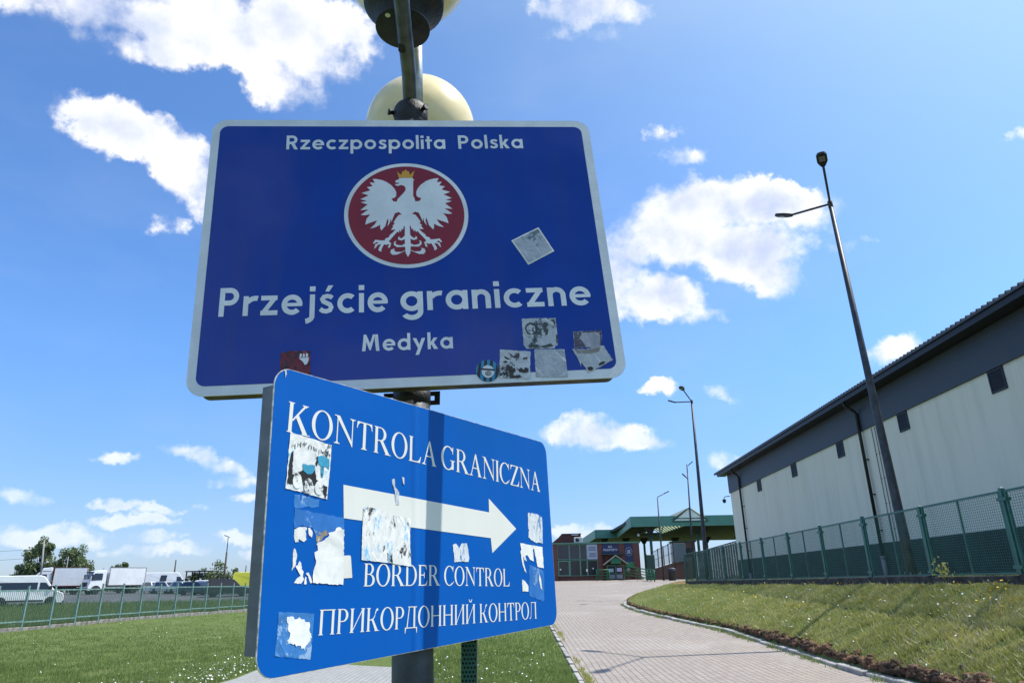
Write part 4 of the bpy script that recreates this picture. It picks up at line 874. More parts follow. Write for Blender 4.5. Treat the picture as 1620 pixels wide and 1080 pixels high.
# green perforated strut beside the post
gpaint = mat('green_paint', (.012, .085, .060), .4, var=.2, vscale=6, bump=.1)
tp = thing('perforated_post', 'dark green perforated metal post just right of the lamp post under the lower sign', 'post', (-.148, 2.30, 0))
b = MB(); r = .024
HZ = np.arange(.60, 1.60, .011)
b.box(-r, r, r-.003, r, 0, 1.55); b.box(r-.003, r, -r, r-.003, 0, 1.55); b.box(-r, -r+.003, -r, r-.003, 0, 1.55)
b.build('channel', gpaint, tp)
b = MB(); b.box(-r, r, -r+.0005, -r+.003, 0, .9)
for i, z in enumerate(np.arange(.9, 1.55, .012)):           # front web with staggered slots
    b.box(-r+.003, r-.003, -r, -r+.002, z, z+.006)
    for k in range(4):
        x = -r+.003+.0105*(k+(.5 if i % 2 else 0)); b.box(x, x+.0045, -r, -r+.002, z+.006, z+.012)
b.build('perforated_web', gpaint, tp)

# ------------------------------------------------------------------ warehouse on the right
WY0, WY1 = 2.0, 55.9
def wx(y): return 15.65+.03*y                     # outer face of the long wall
wdir = Vector((.03, 1, 0)).normalized(); wn_ = Vector((-1, .03, 0)).normalized()
WF = lambda a, h, o: tuple(Vector((wx(0), 0, 0))+wdir*(a)+wn_*o+Vector((0, 0, h)))      # along wall, height, out of wall
def plastermat():
    M_ = bpy.data.materials.new('pale_plaster'); M_.use_nodes = True
    t = M_.node_tree; g = NG(t); b = t.nodes['Principled BSDF']; b.inputs['Roughness'].default_value = .9; b.inputs['Specular IOR Level'].default_value = .2
    O = g.new('ShaderNodeTexCoord').outputs['Object']
    st = g.noise(g.vm('MULTIPLY', O, (1, 1.6, .16)), 1.0, 6, .65); bl = g.noise(O, .5, 5, .6)
    c = g.mix(g.smooth(st, .42, .72, 0, .55), (.78, .75, .62), (.60, .595, .49))
    c = g.mix(g.smooth(bl, .45, .75, 0, .4), c, (.70, .72, .64))
    g.put(b.inputs['Base Color'], c); return M_
plaster = plastermat()
slate = mat('slate_cladding', (.040, .052, .068), .55, .1, var=.12, vscale=1.2)
dark = mat('dark_steel', (.02, .022, .026), .5, .3, var=.3, vscale=6)
plinthm = mat('green_plinth', (.020, .045, .034), .85, var=.25, vscale=1.5)
wh = thing('warehouse', 'long pale green warehouse with dark slate upper band beyond the mesh fence', 'warehouse', WF(30, 1.5, 0))
wo = Vector(wh.location); WL = lambda a, h, o: tuple(Vector(WF(a, h, o))-wo)
def wbox(mb, a0, a1, h0, h1, o0, o1):
    v = [WL(a, h, o) for h in (h0, h1) for o in (o0, o1) for a in (a0, a1)]
    mb.add(v, [(0, 2, 3, 1), (4, 5, 7, 6), (0, 1, 5, 4), (2, 6, 7, 3), (0, 4, 6, 2), (1, 3, 7, 5)])
DEP = 24.0
b = MB(); wbox(b, WY0, WY1, 1.2, 8.18, -DEP, 0); b.build('wall', plaster, wh)
b = MB(); wbox(b, WY0-.05, WY1+.05, 8.181, 9.85, -DEP-.05, .09)
b.build('cladding_band', slate, wh)
b = MB(); wbox(b, WY0, WY1+.02, 1.2, 3.07, -.3, .05); b.build('plinth', plinthm, wh)
# gabled sheet roof with a corrugated edge
roofm = mat('roof_sheet', (.05, .055, .062), .5, .3, var=.15, vscale=2)
b = MB(); rs = []; per = .30; prof = [(0, 0), (.18, 0), (.205, .10), (.275, .10)]
aa = []
a = WY0-.6
while a < WY1+1.0:
    for (da, dh) in prof: aa.append((a+da*1.0, dh))
    a += per
n = len(aa); vs = []; mid = -DEP/2
for (o, h) in ((.82, 9.86), (mid, 12.2), (-DEP-.82, 9.86)): vs += [WL(x, h+dh, o) for x, dh in aa]
for (o, h) in ((.82, 9.80), (mid, 12.12), (-DEP-.82, 9.80)): vs += [WL(x, h, o) for x, dh in aa]
fs = []
for k in range(2):
    for i in range(n-1): fs.append((k*n+i, k*n+i+1, (k+1)*n+i+1, (k+1)*n+i)); fs.append(((3+k)*n+i, (4+k)*n+i, (4+k)*n+i+1, (3+k)*n+i+1))
for i in range(n-1): fs.append((i, 3*n+i, 3*n+i+1, i+1)); fs.append((2*n+i, 2*n+i+1, 5*n+i+1, 5*n+i))
fs += [(0, n, 4*n, 3*n), (n, 2*n, 5*n, 4*n), (n-1, 4*n-1, 5*n-1, 2*n-1), (2*n-1, 5*n-1, 6*n-1, 3*n-1)]
b.add(vs, fs); rf = b.build('roof', roofm, wh)
b = MB(); wbox(b, WY0-.5, WY1+.6, 9.58, 9.79, .62, .76); wbox(b, WY0-.5, WY1+.6, 9.58, 9.60, .1, .62); b.build('gutter', dark, rf)
for e in (WY0, WY1):
    b = MB(); b.add([WL(e, 9.85, 0), WL(e, 9.85, -DEP), WL(e, 12.1, mid), WL(e+(.2 if e < 10 else -.2), 9.85, 0), WL(e+(.2 if e < 10 else -.2), 9.85, -DEP), WL(e+(.2 if e < 10 else -.2), 12.1, mid)], [(0, 1, 2), (5, 4, 3), (0, 3, 4, 1), (1, 4, 5, 2), (2, 5, 3, 0)]); b.build('gable', slate, wh)
for (a0, a1) in ((47.98, 48.85), (41.1, 41.95), (34.42, 35.22), (28.05, 28.85), (21.78, 22.58), (15.4, 16.2), (8.9, 9.7)):
    b = MB(); wbox(b, a0, a1, 7.40, 7.46, 0, .045); wbox(b, a0, a1, 8.10, 8.178, 0, .045); wbox(b, a0, a0+.06, 7.46, 8.10, 0, .045); wbox(b, a1-.06, a1, 7.46, 8.10, 0, .045)
    vt = b.build('vent', dark, wh)
    b = MB(); wbox(b, a0+.06, a1-.06, 7.46, 8.10, 0, .012)
    for k in range(9):
        h = 7.485+k*.070; b.add([WL(a0+.06, h, .040), WL(a1-.06, h, .040), WL(a1-.06, h+.055, .016), WL(a0+.06, h+.055, .016), WL(a0+.06, h-.012, .040), WL(a1-.06, h-.012, .040), WL(a1-.06, h+.043, .016), WL(a0+.06, h+.043, .016)], [(0, 1, 2, 3), (7, 6, 5, 4), (0, 4, 5, 1)])
    b.build('louvre', dark, vt, recalc=False)
for (a, hb) in ((52.6, 2.0), (32.15, 2.4), (11.5, 2.4)):
    b = MB(); b.tube([WL(a, 9.62, .68), WL(a, 9.40, .62), WL(a, 9.15, .26), WL(a, 9.0, .17), WL(a, hb, .17)], .075, 12)
    dp = b.build('downpipe', dark, wh)
    b = MB(); b.tube([WL(a, hb, .17), WL(a, 1.4, .17)], .10, 12); b.lathe([(.13, 0), (.13, .10)], WL(a, hb, .17), (0, 0, 1), 12); b.build('gully_sleeve', mat('pvc_grey', (.30, .27, .29), .6), dp)
    for h in (3.6, 5.2, 6.8, 8.6):
        b = MB(); wbox(b, a-.11, a+.11, h, h+.04, 0, .2); b.build('bracket', dark, dp)
for a in (31.25, 30.95):
    b = MB(); b.tube([WL(a, 8.1, .03), WL(a, 1.6, .03)], .014, 8)
    for h in np.arange(2.5, 8, 1.1): wbox(b, a-.05, a+.05, h, h+.025, 0, .03)
    b.build('cable_conduit', galv, wh)
wh.scale = (.866,)*3; wh.location = Vector((0, 0, 1.6))+.866*(wo-Vector((0, 0, 1.6)))
# dome camera on the far corner
sc = thing('security_camera', 'dark dome camera on a bracket at the far corner of the pale warehouse', 'camera', tuple(Vector((0, 0, 1.6))+.866*(Vector(WF(56.0, 7.75, .05))-Vector((0, 0, 1.6)))))
sc.scale = (.75,)*3
b = MB(); b.tube([(0, 0, .25), (-.15, .25, .28), (-.40, .45, .22), (-.42, .47, .02)], .035, 8); b.build('bracket', galv, sc)
b = MB(); b.lathe([(.05, .10), (.16, .06), (.17, -.05), (.165, -.10)], (-.42, .47, -.05), (0, 0, 1), 16); b.build('housing', dark, sc)
b = MB(); b.lathe([(.155, 0), (.15, -.06), (.11, -.13), (.05, -.165), (.005, -.17)], (-.42, .47, -.15), (0, 0, 1), 16); b.build('dome', mat('smoked_dome', (.015, .015, .018), .1), sc)

# ------------------------------------------------------------------ green mesh fence on the bank
fpaint = mat('green_fence_paint', (.022, .120, .098), .42, var=.2, vscale=3)
fp0 = Vector((FX0, FY0, 0)); fd = Vector((FXS, 1, 0)).normalized(); fside = Vector((-1, FXS, 0)).normalized()
mf = thing('mesh_fence', 'green wire mesh fence with double posts along the top of the bank', 'fence', (fp0.x, fp0.y, 1.6-.1*FSC), math.atan2(-FXS, 1.0)); mf.scale = (FSC,)*3
SP = 3.3387
PL = MB()                                                    # panel frame, local x out, y along the fence
g0, g1, b0, b1 = .11, SP-.11, .20, 1.86
PL.bar((0, g0, b0), (0, g0, b1), .045); PL.bar((0, g1, b0), (0, g1, b1), .045); PL.box(-.02, .02, g0, g1, b1-.02, b1+.025); PL.box(-.02, .02, g0, g1, b0-.02, b0+.02); PL.bar((0, SP/2, b0), (0, SP/2, b1), .035)
pmesh = PL.build('panel_frame', fpaint, mf)
WM = MB(); ww = .0065
for z in np.arange(b0+.05, b1-.02, .058): WM.bar((.004, g0, z), (.004, g1, z), ww)
for y in np.arange(g0+.05, g1-.02, .075): WM.bar((-.004, y, b0), (-.004, y, b1), ww*.8)
wmesh = WM.build('wire_mesh', fpaint, pmesh)
PO = MB(); PO.box(-.045, .045, -.045, .045, -.2, 1.93); PO.add([(-.05, -.05, 1.931), (.05, -.05, 1.931), (.05, .05, 1.931), (-.05, .05, 1.931), (0, 0, 1.96)], [(0, 1, 4), (1, 2, 4), (2, 3, 4), (3, 0, 4)])
pob = PO.build('post', fpaint, mf)
CB = MB(); 
for z in (.32, 1.70): CB.box(-.058, -.047, -.15, .15, z-.035, z+.035); CB.box(.047, .058, -.15, .15, z-.035, z+.035)
cbo = CB.build('post_clamp', fpaint, pob)
CK = MB(); CK.box(-.10, .10, .0, SP-.02, -.45, .115); cko = CK.build('concrete_base', mat('blackened_concrete', (.055, .050, .045), .95, var=.5, vscale=4, bump=.6, bscale=25), mf, bevel=.012)
zof = [0.0, -.02, 0, .0, .01, .0, 0, .0, .0, 0, 0]
first = True
for i in range(-4, 11):
    yy = i*SP
    if i == -4: ps, fr, ck = pob, pmesh, cko
    else:
        ps = copy_tree(pob, mf); fr = copy_tree(pmesh, mf) if i < 10 else None; ck = copy_tree(cko, mf) if i < 10 else None
    ps.location = (0, yy, -.06 if i != 1 else -.10)
    if fr: fr.location = (0, yy, -.06)
    if ck: ck.location = (0, yy, random.uniform(-.02, .01))
# sprouting weed at the fence foot
wd = thing('weed', 'small leafy weed sprouting at the foot of the mesh fence', 'weed', (8.12, 13.75, 1.56)); wd.scale = (.8,)*3
Vv = []; 
n = 60; P = rng.normal(size=(n, 3))*np.array([.09, .12, .10])+np.array([0, 0, .20]); s = .028
A = rng.normal(size=(n, 3)); A /= np.linalg.norm(A, axis=1)[:, None]; Bv = np.cross(A, rng.normal(size=(n, 3))); Bv /= np.linalg.norm(Bv, axis=1)[:, None]
V = np.stack([P-A*s-Bv*s*.6, P+A*s-Bv*s*.6, P+A*s+Bv*s*.6, P-A*s+Bv*s*.6], 1).reshape(-1, 3)
npmesh('leaves', V, np.arange(4*n).reshape(n, 4), gm2, wd)
b = MB()
for k in range(5): b.tube([(0, 0, -.05), (random.uniform(-.1, .1), random.uniform(-.12, .12), .28)], .004, 5)
b.build('stem', gm2, wd)

# ------------------------------------------------------------------ street lamps
lampm = mat('lamp_steel', (.055, .060, .068), .5, .5, var=.3, vscale=3)
headm = mat('lamp_head', (.022, .024, .028), .45, .2)
lens = mat('lamp_lens', (.20, .21, .19), .2, spec=.6)
LSC = .765
def make_lamp(label, loc, H, lean=(0, 0)):
    L = thing('street_lamp', label, 'street lamp', loc)
    T = Vector((lean[0], lean[1], H))
    b = MB(); b.tube([(0, 0, -.3), T*.10, T*.5, T], [.155, .15, .115, .075], 18); b.build('pole', lampm, L)
    b = MB(); b.lathe([(.27, -.1), (.27, .05), (.20, .055)], (0, 0, .05), (0, 0, 1), 8)
    for k in range(4):
        a = R(45+90*k); b.lathe([(.028, 0), (.028, .10), (.018, .14)], (.215*math.cos(a), .215*math.sin(a), .10), (0, 0, 1), 8)
    b.build('base_flange', concd, L)
    b = MB(); b.lathe([(.085, -.16), (.085, .10), (.05, .14)], T, T, 12); b.build('joint', lampm, L)
    for (dx, dy, dz, tlt) in ((-1.05, -2.0, .35, .12), (-.90, 1.30, .30, .45)):
        e = Vector((dx, dy, dz)); b = MB(); b.tube([T, T+e*.5, T+e], .042, 10); ar = b.build('arm', lampm, L)
        d = Vector((dx, dy, 0)).normalized(); hd = (d+Vector((0, 0, tlt))).normalized(); sdv = d.cross(Vector((0, 0, 1))).normalized(); up = sdv.cross(hd)
        p0 = T+e-hd*.05
        poly = [(0, .05), (.12, .11), (.30, .17), (.62, .17), (.74, .11), (.76, 0)]; poly = poly+[(a, -w) for a, w in poly[::-1][1:]]
        b = MB(); b.prism(poly, lambda a, w, o: tuple(p0+hd*a+sdv*w+up*o), -.055, .045); hh = b.build('lamp_head', headm, ar, bevel=.015)
        b = MB(); b.prism([(.34, .10), (.62, .10), (.62, -.10), (.34, -.10)], lambda a, w, o: tuple(p0+hd*a+sdv*w+up*o), -.066, -.0555); b.build('lens', lens, hh)
    return L
make_lamp('tall two armed street lamp nearest on the right, in front of the warehouse wall', (12.2*LSC, 22.26*LSC, 1.6-.1*LSC), 13.2, (-.29, 0)).scale = (LSC,)*3
make_lamp('two armed street lamp beyond the far end of the bank, second in the row', (12.95*LSC, 49*LSC, 1.6-.1*LSC), 12.55, (.22, 0)).scale = (LSC,)*3
L3 = thing('street_lamp', 'thin straight street lamp behind the two armed ones, before the canopy gable', 'street lamp', (18.45, 75, 1.6))
b = MB(); b.tube([(0, 0, -.2), (.44, 0, 12.05)], [.13, .06], 12); b.build('pole', lampm, L3)
for (z, x, s, up_) in ((12.0, .44, 1, .25), (10.6, .39, -1, .35)):
    b = MB(); b.tube([(x, 0, z-.25), (x+s*.25, -.1, z-.05+up_*.3)], .035, 8); ar = b.build('arm', lampm, L3)
    b = MB(); b.bar((x+s*.2, -.1, z-.1+up_*.3), (x+s*.62, -.2, z+.05+up_), .20, .08); b.build('lamp_head', headm, ar, bevel=.02)
L4 = thing('street_lamp', 'short street lamp with a single arm to the right, at the corner of the canopy', 'street lamp', (14.25, 70, 1.5))
b = MB(); b.tube([(0, 0, -.2), (.08, 0, 8.05)], [.11, .055], 12); b.build('pole', lampm, L4)
b = MB(); b.tube([(.08, 0, 8.0), (.12, 0, 8.12), (.85, 0, 8.45)], .038, 8); ar = b.build('arm', lampm, L4)
b = MB(); b.bar((.75, 0, 8.42), (1.30, 0, 8.66), .20, .09); b.build('lamp_head', headm, ar, bevel=.02)

# ------------------------------------------------------------------ terminal building
brick = brickmat('red_brick', (.165, .040, .028), (.12, .030, .022), (.15, .12, .10), .25, .075, axes='XZ', bump=.3)
gframe = mat('green_frame', (.10, .22, .16), .45, var=.1)
dkgreen = mat('dark_green_trim', (.02, .07, .05), .5, var=.2)
def glassmat(name, c, r=.06):
    return mat(name, c, r, var=.3, vscale=.9, spec=.6)
glass = glassmat('dark_glazing', (.022, .026, .030)); panel = mat('grey_panel', (.055, .058, .068), .5, var=.15, vscale=.7)
navy = mat('navy_banner', (.022, .034, .10), .6, var=.12, vscale=2); txtw = mat('banner_lettering', (.62, .66, .72), .6)
TB = thing('terminal_building', 'low red brick passenger terminal with glazed front at the end of the drive', 'building', (8.3, 75, 1.82))
def tb(x0, x1, y0, y1, z0, z1, mb=None):
    mb = mb or MB(); return mb.box(x0-8.3, x1-8.3, y0-75, y1-75, z0-1.82, z1-1.82)
ZT, ZB = 5.62, 1.5
b = tb(-9, 4.35, 75.3, 90, ZB, ZT-.05); tb(8.7, 12.75, 75.25, 90, ZB, ZT-.05, b); tb(4.35, 8.7, 78.5, 90, ZB, ZT-.05, b); tb(4.35, 8.7, 75.15, 75.6, ZB, 2.24, b)
b.build('wall', brick, TB)
for x0, x1 in ((3.75, 4.33), (8.55, 9.05), (10.80, 11.40), (12.3, 12.98)):
    tb(x0, x1, 74.93, 75.35, ZB, 5.46).build('pier', brick, TB)
b = tb(-9.2, 13.1, 74.85, 75.4, 5.47, ZT); b.build('fascia', gframe, TB)
tb(-9.2, 13.1, 75.4, 90.2, ZT-.049, ZT-.005).build('flat_roof', mat('roof_felt', (.07, .07, .07), .9), TB)
# glazed front
xsg = [4.36, 5.62, 6.72, 7.44, 8.54]
for i in range(4):
    for (z0, z1, mm) in ((2.28, 3.86, glass), (3.92, 5.44, panel if i < 3 else panel)):
        x0, x1 = xsg[i], xsg[i+1]
        f = MB(); w = .07 if (i > 0 or z0 > 3) else .13
        tb(x0, x0+w, 75.0, 75.12, z0, z1, f); tb(x1-w, x1, 75.0, 75.12, z0, z1, f); tb(x0+w, x1-w, 75.0, 75.12, z0, z0+w, f); tb(x0+w, x1-w, 75.0, 75.12, z1-w, z1, f)
        wf_ = f.build('window_frame', gframe, TB)
        tb(x0+w, x1-w, 75.05, 75.07, z0+w, z1-w).build('pane', mm, wf_)
for k in range(5):
    x0 = -8.4+k*2.3
    f = MB(); tb(x0, x0+1.5, 75.22, 75.299, 2.9, 4.7, f); wf_ = f.build('window_frame', gframe, TB); tb(x0+.08, x0+1.42, 75.19, 75.219, 2.98, 4.62).build('pane', glass, wf_)
# banners
tb(7.46, 8.56, 74.93, 74.99, 3.92, 5.42).build('banner', mat('pale_banner', (.36, .41, .50), .6, var=.06), TB)
b = MB()
for k, (z, w_) in enumerate(((5.04, .70), (4.82, .80), (4.42, .66), (4.20, .74))):
    x = 8.01-w_/2
    while x < 8.01+w_/2: ww_ = random.uniform(.05, .09); b.box(x-8.3, x+ww_-8.3, 74.922-75, 74.928-75, z-1.82, z+.10-1.82); x += ww_+.02
b.build('banner_print', mat('banner_ink', (.03, .04, .10), .6), TB)
tb(9.08, 10.78, 74.93, 74.99, 4.42, 5.44).build('banner', navy, TB)
TF = lambda a, b_, o: (a-8.3, 74.92-75-o, b_-1.82)
b = MB(); text_mesh(b, SANS, 'ALL', TF, .2, .3, (9.72, 5.05), (10.14, 5.05), .21, 0); b.build('lettering', txtw, TB)
b = MB(); text_mesh(b, SANS, 'PASSPORTS', TF, .14, .3, (9.22, 4.72), (10.64, 4.72), .22, 0); b.build('lettering', txtw, TB)
b = tb(11.42, 12.28, 74.93, 74.99, 3.62, 5.44); b.build('banner', navy, TB)
b = MB()
for k in range(12):
    a = 2*math.pi*k/12; x, z = 11.85+.34*math.cos(a), 4.62+.40*math.sin(a)
    for j in range(5):
        t = math.pi/2+2*math.pi*j/5; t1 = t+.63; t0 = t-.63
        b.add([(x+.055*math.cos(t)-8.3, -.085, z+.055*math.sin(t)-1.82), (x+.022*math.cos(t1)-8.3, -.085, z+.022*math.sin(t1)-1.82), (x-8.3, -.085, z-1.82), (x+.022*math.cos(t0)-8.3, -.085, z+.022*math.sin(t0)-1.82)], [(0, 1, 2, 3)])
for z, w_ in ((4.70, .34), (4.58, .28), (4.46, .34)): b.box(11.85-w_/2-8.3, 11.85+w_/2-8.3, -.086, -.082, z-1.82, z+.06-1.82)
b.build('banner_print', txtw, TB)
sgn = mat('green_sign', (.02, .20, .09), .5)
tb(11.42, 12.28, 74.93, 74.99, 3.10, 3.60).build('sign_board', sgn, TB)
tb(3.3, 3.72, 74.95, 75.02, 3.9, 5.4).build('banner', navy, TB); tb(2.9, 3.70, 74.93, 75.0, 3.45, 3.75).build('sign_board', txtw, TB)
# gabled porch over the passport door
P_ = MB()
for s in (-1, 1):
    x0, x1 = 10.36, 10.36+s*1.30
    P_.add([(x0-8.3, y-75, z-1.82) for y in (74.2, 75.2) for (x0, z) in ((10.36, 4.30), (x1, 3.40), (x1, 3.28), (10.36, 4.18))], [(0, 1, 2, 3), (7, 6, 5, 4), (0, 4, 5, 1), (1, 5, 6, 2), (2, 6, 7, 3), (3, 7, 4, 0)])
P_.build('porch_roof', mat('porch_trim', (.33, .34, .32), .6), TB)
b = tb(8.9, 11.35, 74.4, 74.93, 4.34, 4.41); b.build('porch_beam', dkgreen, TB)
b = MB(); b.prism([(9.82, 3.42), (10.90, 3.42), (10.86, 3.78), (10.55, 4.00), (10.17, 4.00), (9.86, 3.78)], lambda a, z, o: (a-8.3, 74.5-75+o, z-1.82), 0, .06); b.build('sign_board', sgn, TB)
dr = tb(9.45, 11.25, 74.95, 75.2, 1.84, 3.30).build('door', glass, TB)
f = MB()
for x in (9.45, 10.32, 11.17): tb(x, x+.08, 74.90, 74.949, 1.84, 3.30, f)
tb(9.53, 11.17, 74.90, 74.949, 3.22, 3.30, f); tb(9.53, 11.17, 74.90, 74.949, 2.45, 2.50, f)
f.build('door_frame', gframe, dr)
for x, z, w_, h_, c_ in ((9.62, 2.62, .5, .34, (.35, .55, .62)), (10.48, 2.66, .5, .36, (.62, .55, .78)), (9.66, 1.95, .6, .42, (.25, .28, .32)), (10.44, 1.95, .6, .42, (.30, .33, .36)), (11.50, 2.70, .3, .25, (.55, .62, .70)), (7.28, 2.7, .16, .28, (.8, .8, .8)), (4.55, 2.9, .14, .14, (.8, .8, .8)), (7.95, 2.95, .12, .12, (.8, .8, .8))):
    tb(x, x+w_, 74.88, 74.898, z, z+h_).build('notice', mat('notice_%d%d' % (int(c_[0]*100), int(c_[2]*100)), c_, .6), TB)
# brick roof house and air conditioner
b = MB(); b.prism([(3.75, 5.60), (7.10, 5.60), (7.10, 6.62), (5.10, 6.62)], lambda a, z, o: (a-8.3, o-75, z-1.82), 77.2, 83); b.build('roof_house', brickmat('brown_brick', (.13, .035, .028), (.10, .028, .022), (.10, .07, .06), .25, .075, axes='XZ', bump=.3), TB)
tb(5.05, 7.16, 77.1, 83.1, 6.621, 6.70).build('coping', dkgreen, TB); tb(6.1, 6.8, 76.9, 77.1, 6.50, 6.58).build('roof_light', txtw, TB)
ac = thing('air_conditioner', 'white air conditioner unit on the flat roof in front of the brick roof house', 'air conditioner', (6.72, 76.3, 5.62))
b = MB(); b.box(-.45, .45, -.2, .2, .06, .62); b.build('casing', mat('white_paint', (.62, .63, .62), .5, var=.08), ac, bevel=.03)
b = MB(); b.lathe([(.20, 0), (.20, .015), (.05, .02)], (-.1, -.20, .34), (0, -1, 0), 20); b.build('fan_grille', dark, ac)
b = MB(); b.box(-.4, -.34, -.18, .18, 0, .06); b.box(.34, .4, -.18, .18, 0, .06); b.build('foot', dark, ac)
# handrails in front of the door
rail = mat('green_rail', (.010, .115, .045), .45, var=.15)
def handrail(label, pts, h=1.0, nb=4, grp='green handrails at the terminal door'):
    o0 = Vector(pts[0]); t = thing('handrail', label, 'handrail', o0, group=grp); Q = [Vector(p)-o0 for p in pts]
    for k in range(nb):
        b = MB(); b.tube([p+Vector((0, 0, h*(k+1)/nb)) for p in Q], .055 if k == nb-1 else .045, 8); b.build('rail', rail, t)
    for i in range(len(Q)-1):
        n = max(1, int((Q[i+1]-Q[i]).length/1.1))
        for k in range(n+(i == len(Q)-2)):
            p = Q[i].lerp(Q[i+1], k/n); b = MB(); b.tube([p+Vector((0, 0, -.05)), p+Vector((0, 0, h))], .055, 8); b.build('post', rail, t)
handrail('straight green handrail left of the passport door', [(8.1, 72.6, 1.76), (9.35, 72.6, 1.76), (9.35, 74.6, 1.80)], 1.05)
handrail('long green handrail sloping down to the right of the passport door', [(11.2, 74.3, 2.05), (11.2, 72.2, 2.0), (12.6, 69.5, 1.68), (12.7, 66.5, 1.58)], 1.05)
# ramp wall, railing with glass panes, screens
rampb = brickmat('ramp_brick', (.155, .075, .060), (.125, .060, .05), (.13, .10, .09), .25, .075, axes='XZ', bump=.2)
rw = thing('ramp_wall', 'brown brick ramp wall rising to the right of the terminal', 'wall', (13.1, 73, 1.6))
b = MB(); b.prism([(0, -.6), (4.75, -.6), (4.75, 2.05), (2.9, 1.72), (0, .95)], lambda a, z, o: (a, o, z), -.15, .15); b.build('brickwork', rampb, rw)
b = MB(); b.prism([(0, .951), (2.9, 1.721), (4.75, 2.051), (4.75, 2.11), (2.9, 1.78), (0, 1.01)], lambda a, z, o: (a, o, z), -.19, .19); b.build('coping', concd, rw)
gs = thing('glass_screen', 'row of pale translucent panes in dark posts on the ramp wall', 'screen', (13.3, 73.05, 2.66))
pane = mat('frosted_pane', (.80, .84, .88), .3, var=.06, vscale=2)
_t = pane.node_tree; _o = _t.nodes['Material Output']; _m = _t.nodes.new('ShaderNodeMixShader'); _m.inputs[0].default_value = .62
_tr = _t.nodes.new('ShaderNodeBsdfTransparent'); _t.links.new(_t.nodes['Principled BSDF'].outputs[0], _m.inputs[1]); _t.links.new(_tr.outputs[0], _m.inputs[2]); _t.links.new(_m.outputs[0], _o.inputs[0])
x = 0.0; ps = [0, .62, 1.20, 1.78, 2.30, 2.80]
zz = lambda x: .27*x
for i, x in enumerate(ps):
    b = MB(); b.box(x-.04, x+.04, -.04, .04, zz(x)-.1, zz(x)+1.95-.16*(3-x)+.15); b.build('post', dark, gs)
for i in range(5):
    if i == 0: continue
    x0, x1 = ps[i]+.05, ps[i+1]-.05; hh = lambda x: zz(x)+1.95-.16*(3-x)
    b = MB(); b.prism([(x0, zz(x0)+.08), (x1, zz(x1)+.08), (x1, hh(x1)), (x0, hh(x0))], lambda a, z, o: (a, o, z), -.01, .01); pn = b.build('pane', pane, gs)
    b = MB(); b.bar((x0, 0, hh(x0)+.03), (x1, 0, hh(x1)+.03), .05); b.bar((x0, -.02, (zz(x0)+hh(x0))/2), (x1, -.02, (zz(x1)+hh(x1))/2), .03); b.build('rail', dark, gs)
nb_ = thing('notice_board', 'large grey board standing on two legs at the upper end of the ramp', 'board', (16.65, 72.6, 3.3))
b = MB(); b.box(-.62, .62, -.04, .04, .15, 1.95); b.build('board', mat('board_grey', (.13, .16, .17), .6, var=.1), nb_, bevel=.01)
b = MB(); b.box(-.60, -.54, .04, .10, -.4, 1.9); b.build('leg', dark, nb_); b = MB(); b.box(.54, .60, .04, .10, -.4, 1.9); b.build('leg', dark, nb_)
gb = thing('electrical_cabinet', 'dark green cabinet between the terminal corner and the glass screen', 'cabinet', (13.55, 72.3, 2.3))
b = MB(); b.box(-.4, .4, -.2, .2, -.6, 1.85); b.build('body', dkgreen, gb, bevel=.02); b = MB(); b.box(-.34, .34, -.215, -.201, -.4, 1.75); b.build('door', mat('cabinet_door', (.03, .075, .06), .5), gb)
bn = thing('litter_bin', 'dark litter bin standing against the ramp wall', 'bin', (15.0, 69.5, 1.62))
b = MB(); b.lathe([(.33, -.1), (.40, .95), (.42, .96), (.42, 1.02), (.36, 1.04)], (0, 0, 0), (0, 0, 1), 18); b.build('body', mat('bin_grey', (.03, .032, .04), .6), bn)
b = MB(); b.lathe([(.40, 1.03), (.36, 1.16), (.15, 1.22), (.01, 1.23)], (0, 0, 0), (0, 0, 1), 18); b.build('lid', mat('bin_lid', (.05, .055, .09), .5), bn)
scr = thing('slatted_screen', 'tall grey slatted privacy screen behind the mesh fence, below the canopy', 'screen', (17.2, 69, 1.5))
b = MB(); x = 0.0
while x < 7.5:
    h = 2.55+.23*x*1.1; b.box(x, x+.20, -.02, .02, .2, h); x += .235
b.build('slats', mat('grey_slats', (.10, .10, .11), .7, var=.5, vscale=1.6), scr)
for x in (0, 1.8, 3.6, 5.4, 7.2):
    b = MB(); b.box(x-.05, x+.05, .025, .12, -.2, 2.6+.253*x); b.build('post', dark, scr)
b = MB(); b.bar((0, -.03, 2.60), (7.5, -.03, 4.50), .10); b.build('top_rail', dark, scr)

# ------------------------------------------------------------------ canopy
cg = mat('canopy_green', (.045, .155, .115), .5, var=.08, vscale=.5)
def ribmat():
    M_ = bpy.data.materials.new('canopy_cladding'); M_.use_nodes = True; t = M_.node_tree; g = NG(t); b = t.nodes['Principled BSDF']; b.inputs['Roughness'].default_value = .45
    O = g.new('ShaderNodeTexCoord').outputs['Object']; sep = g.new('ShaderNodeSeparateXYZ'); g.put(sep.inputs[0], O)
    w = g.math('FRACT', g.math('MULTIPLY', sep.outputs[2], 4.5)); l = g.smooth(w, .0, .16)
    c = g.mix(l, (.040, .125, .095), (.10, .285, .225)); c = g.mix(g.smooth(g.noise(O, .8, 4, .6), .4, .7, 0, .35), c, (.08, .17, .14)); g.put(b.inputs['Base Color'], c)
    bn = g.new('ShaderNodeBump'); bn.inputs['Strength'].default_value = .5; bn.inputs['Distance'].default_value = .04; g.put(bn.inputs['Height'], l); t.links.new(bn.outputs[0], b.inputs['Normal']); return M_
crib = ribmat()
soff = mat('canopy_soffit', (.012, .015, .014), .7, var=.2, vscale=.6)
cn = thing('border_canopy', 'large flat green canopy over the border lanes behind the terminal', 'canopy', (14.1, 85, 1.6))
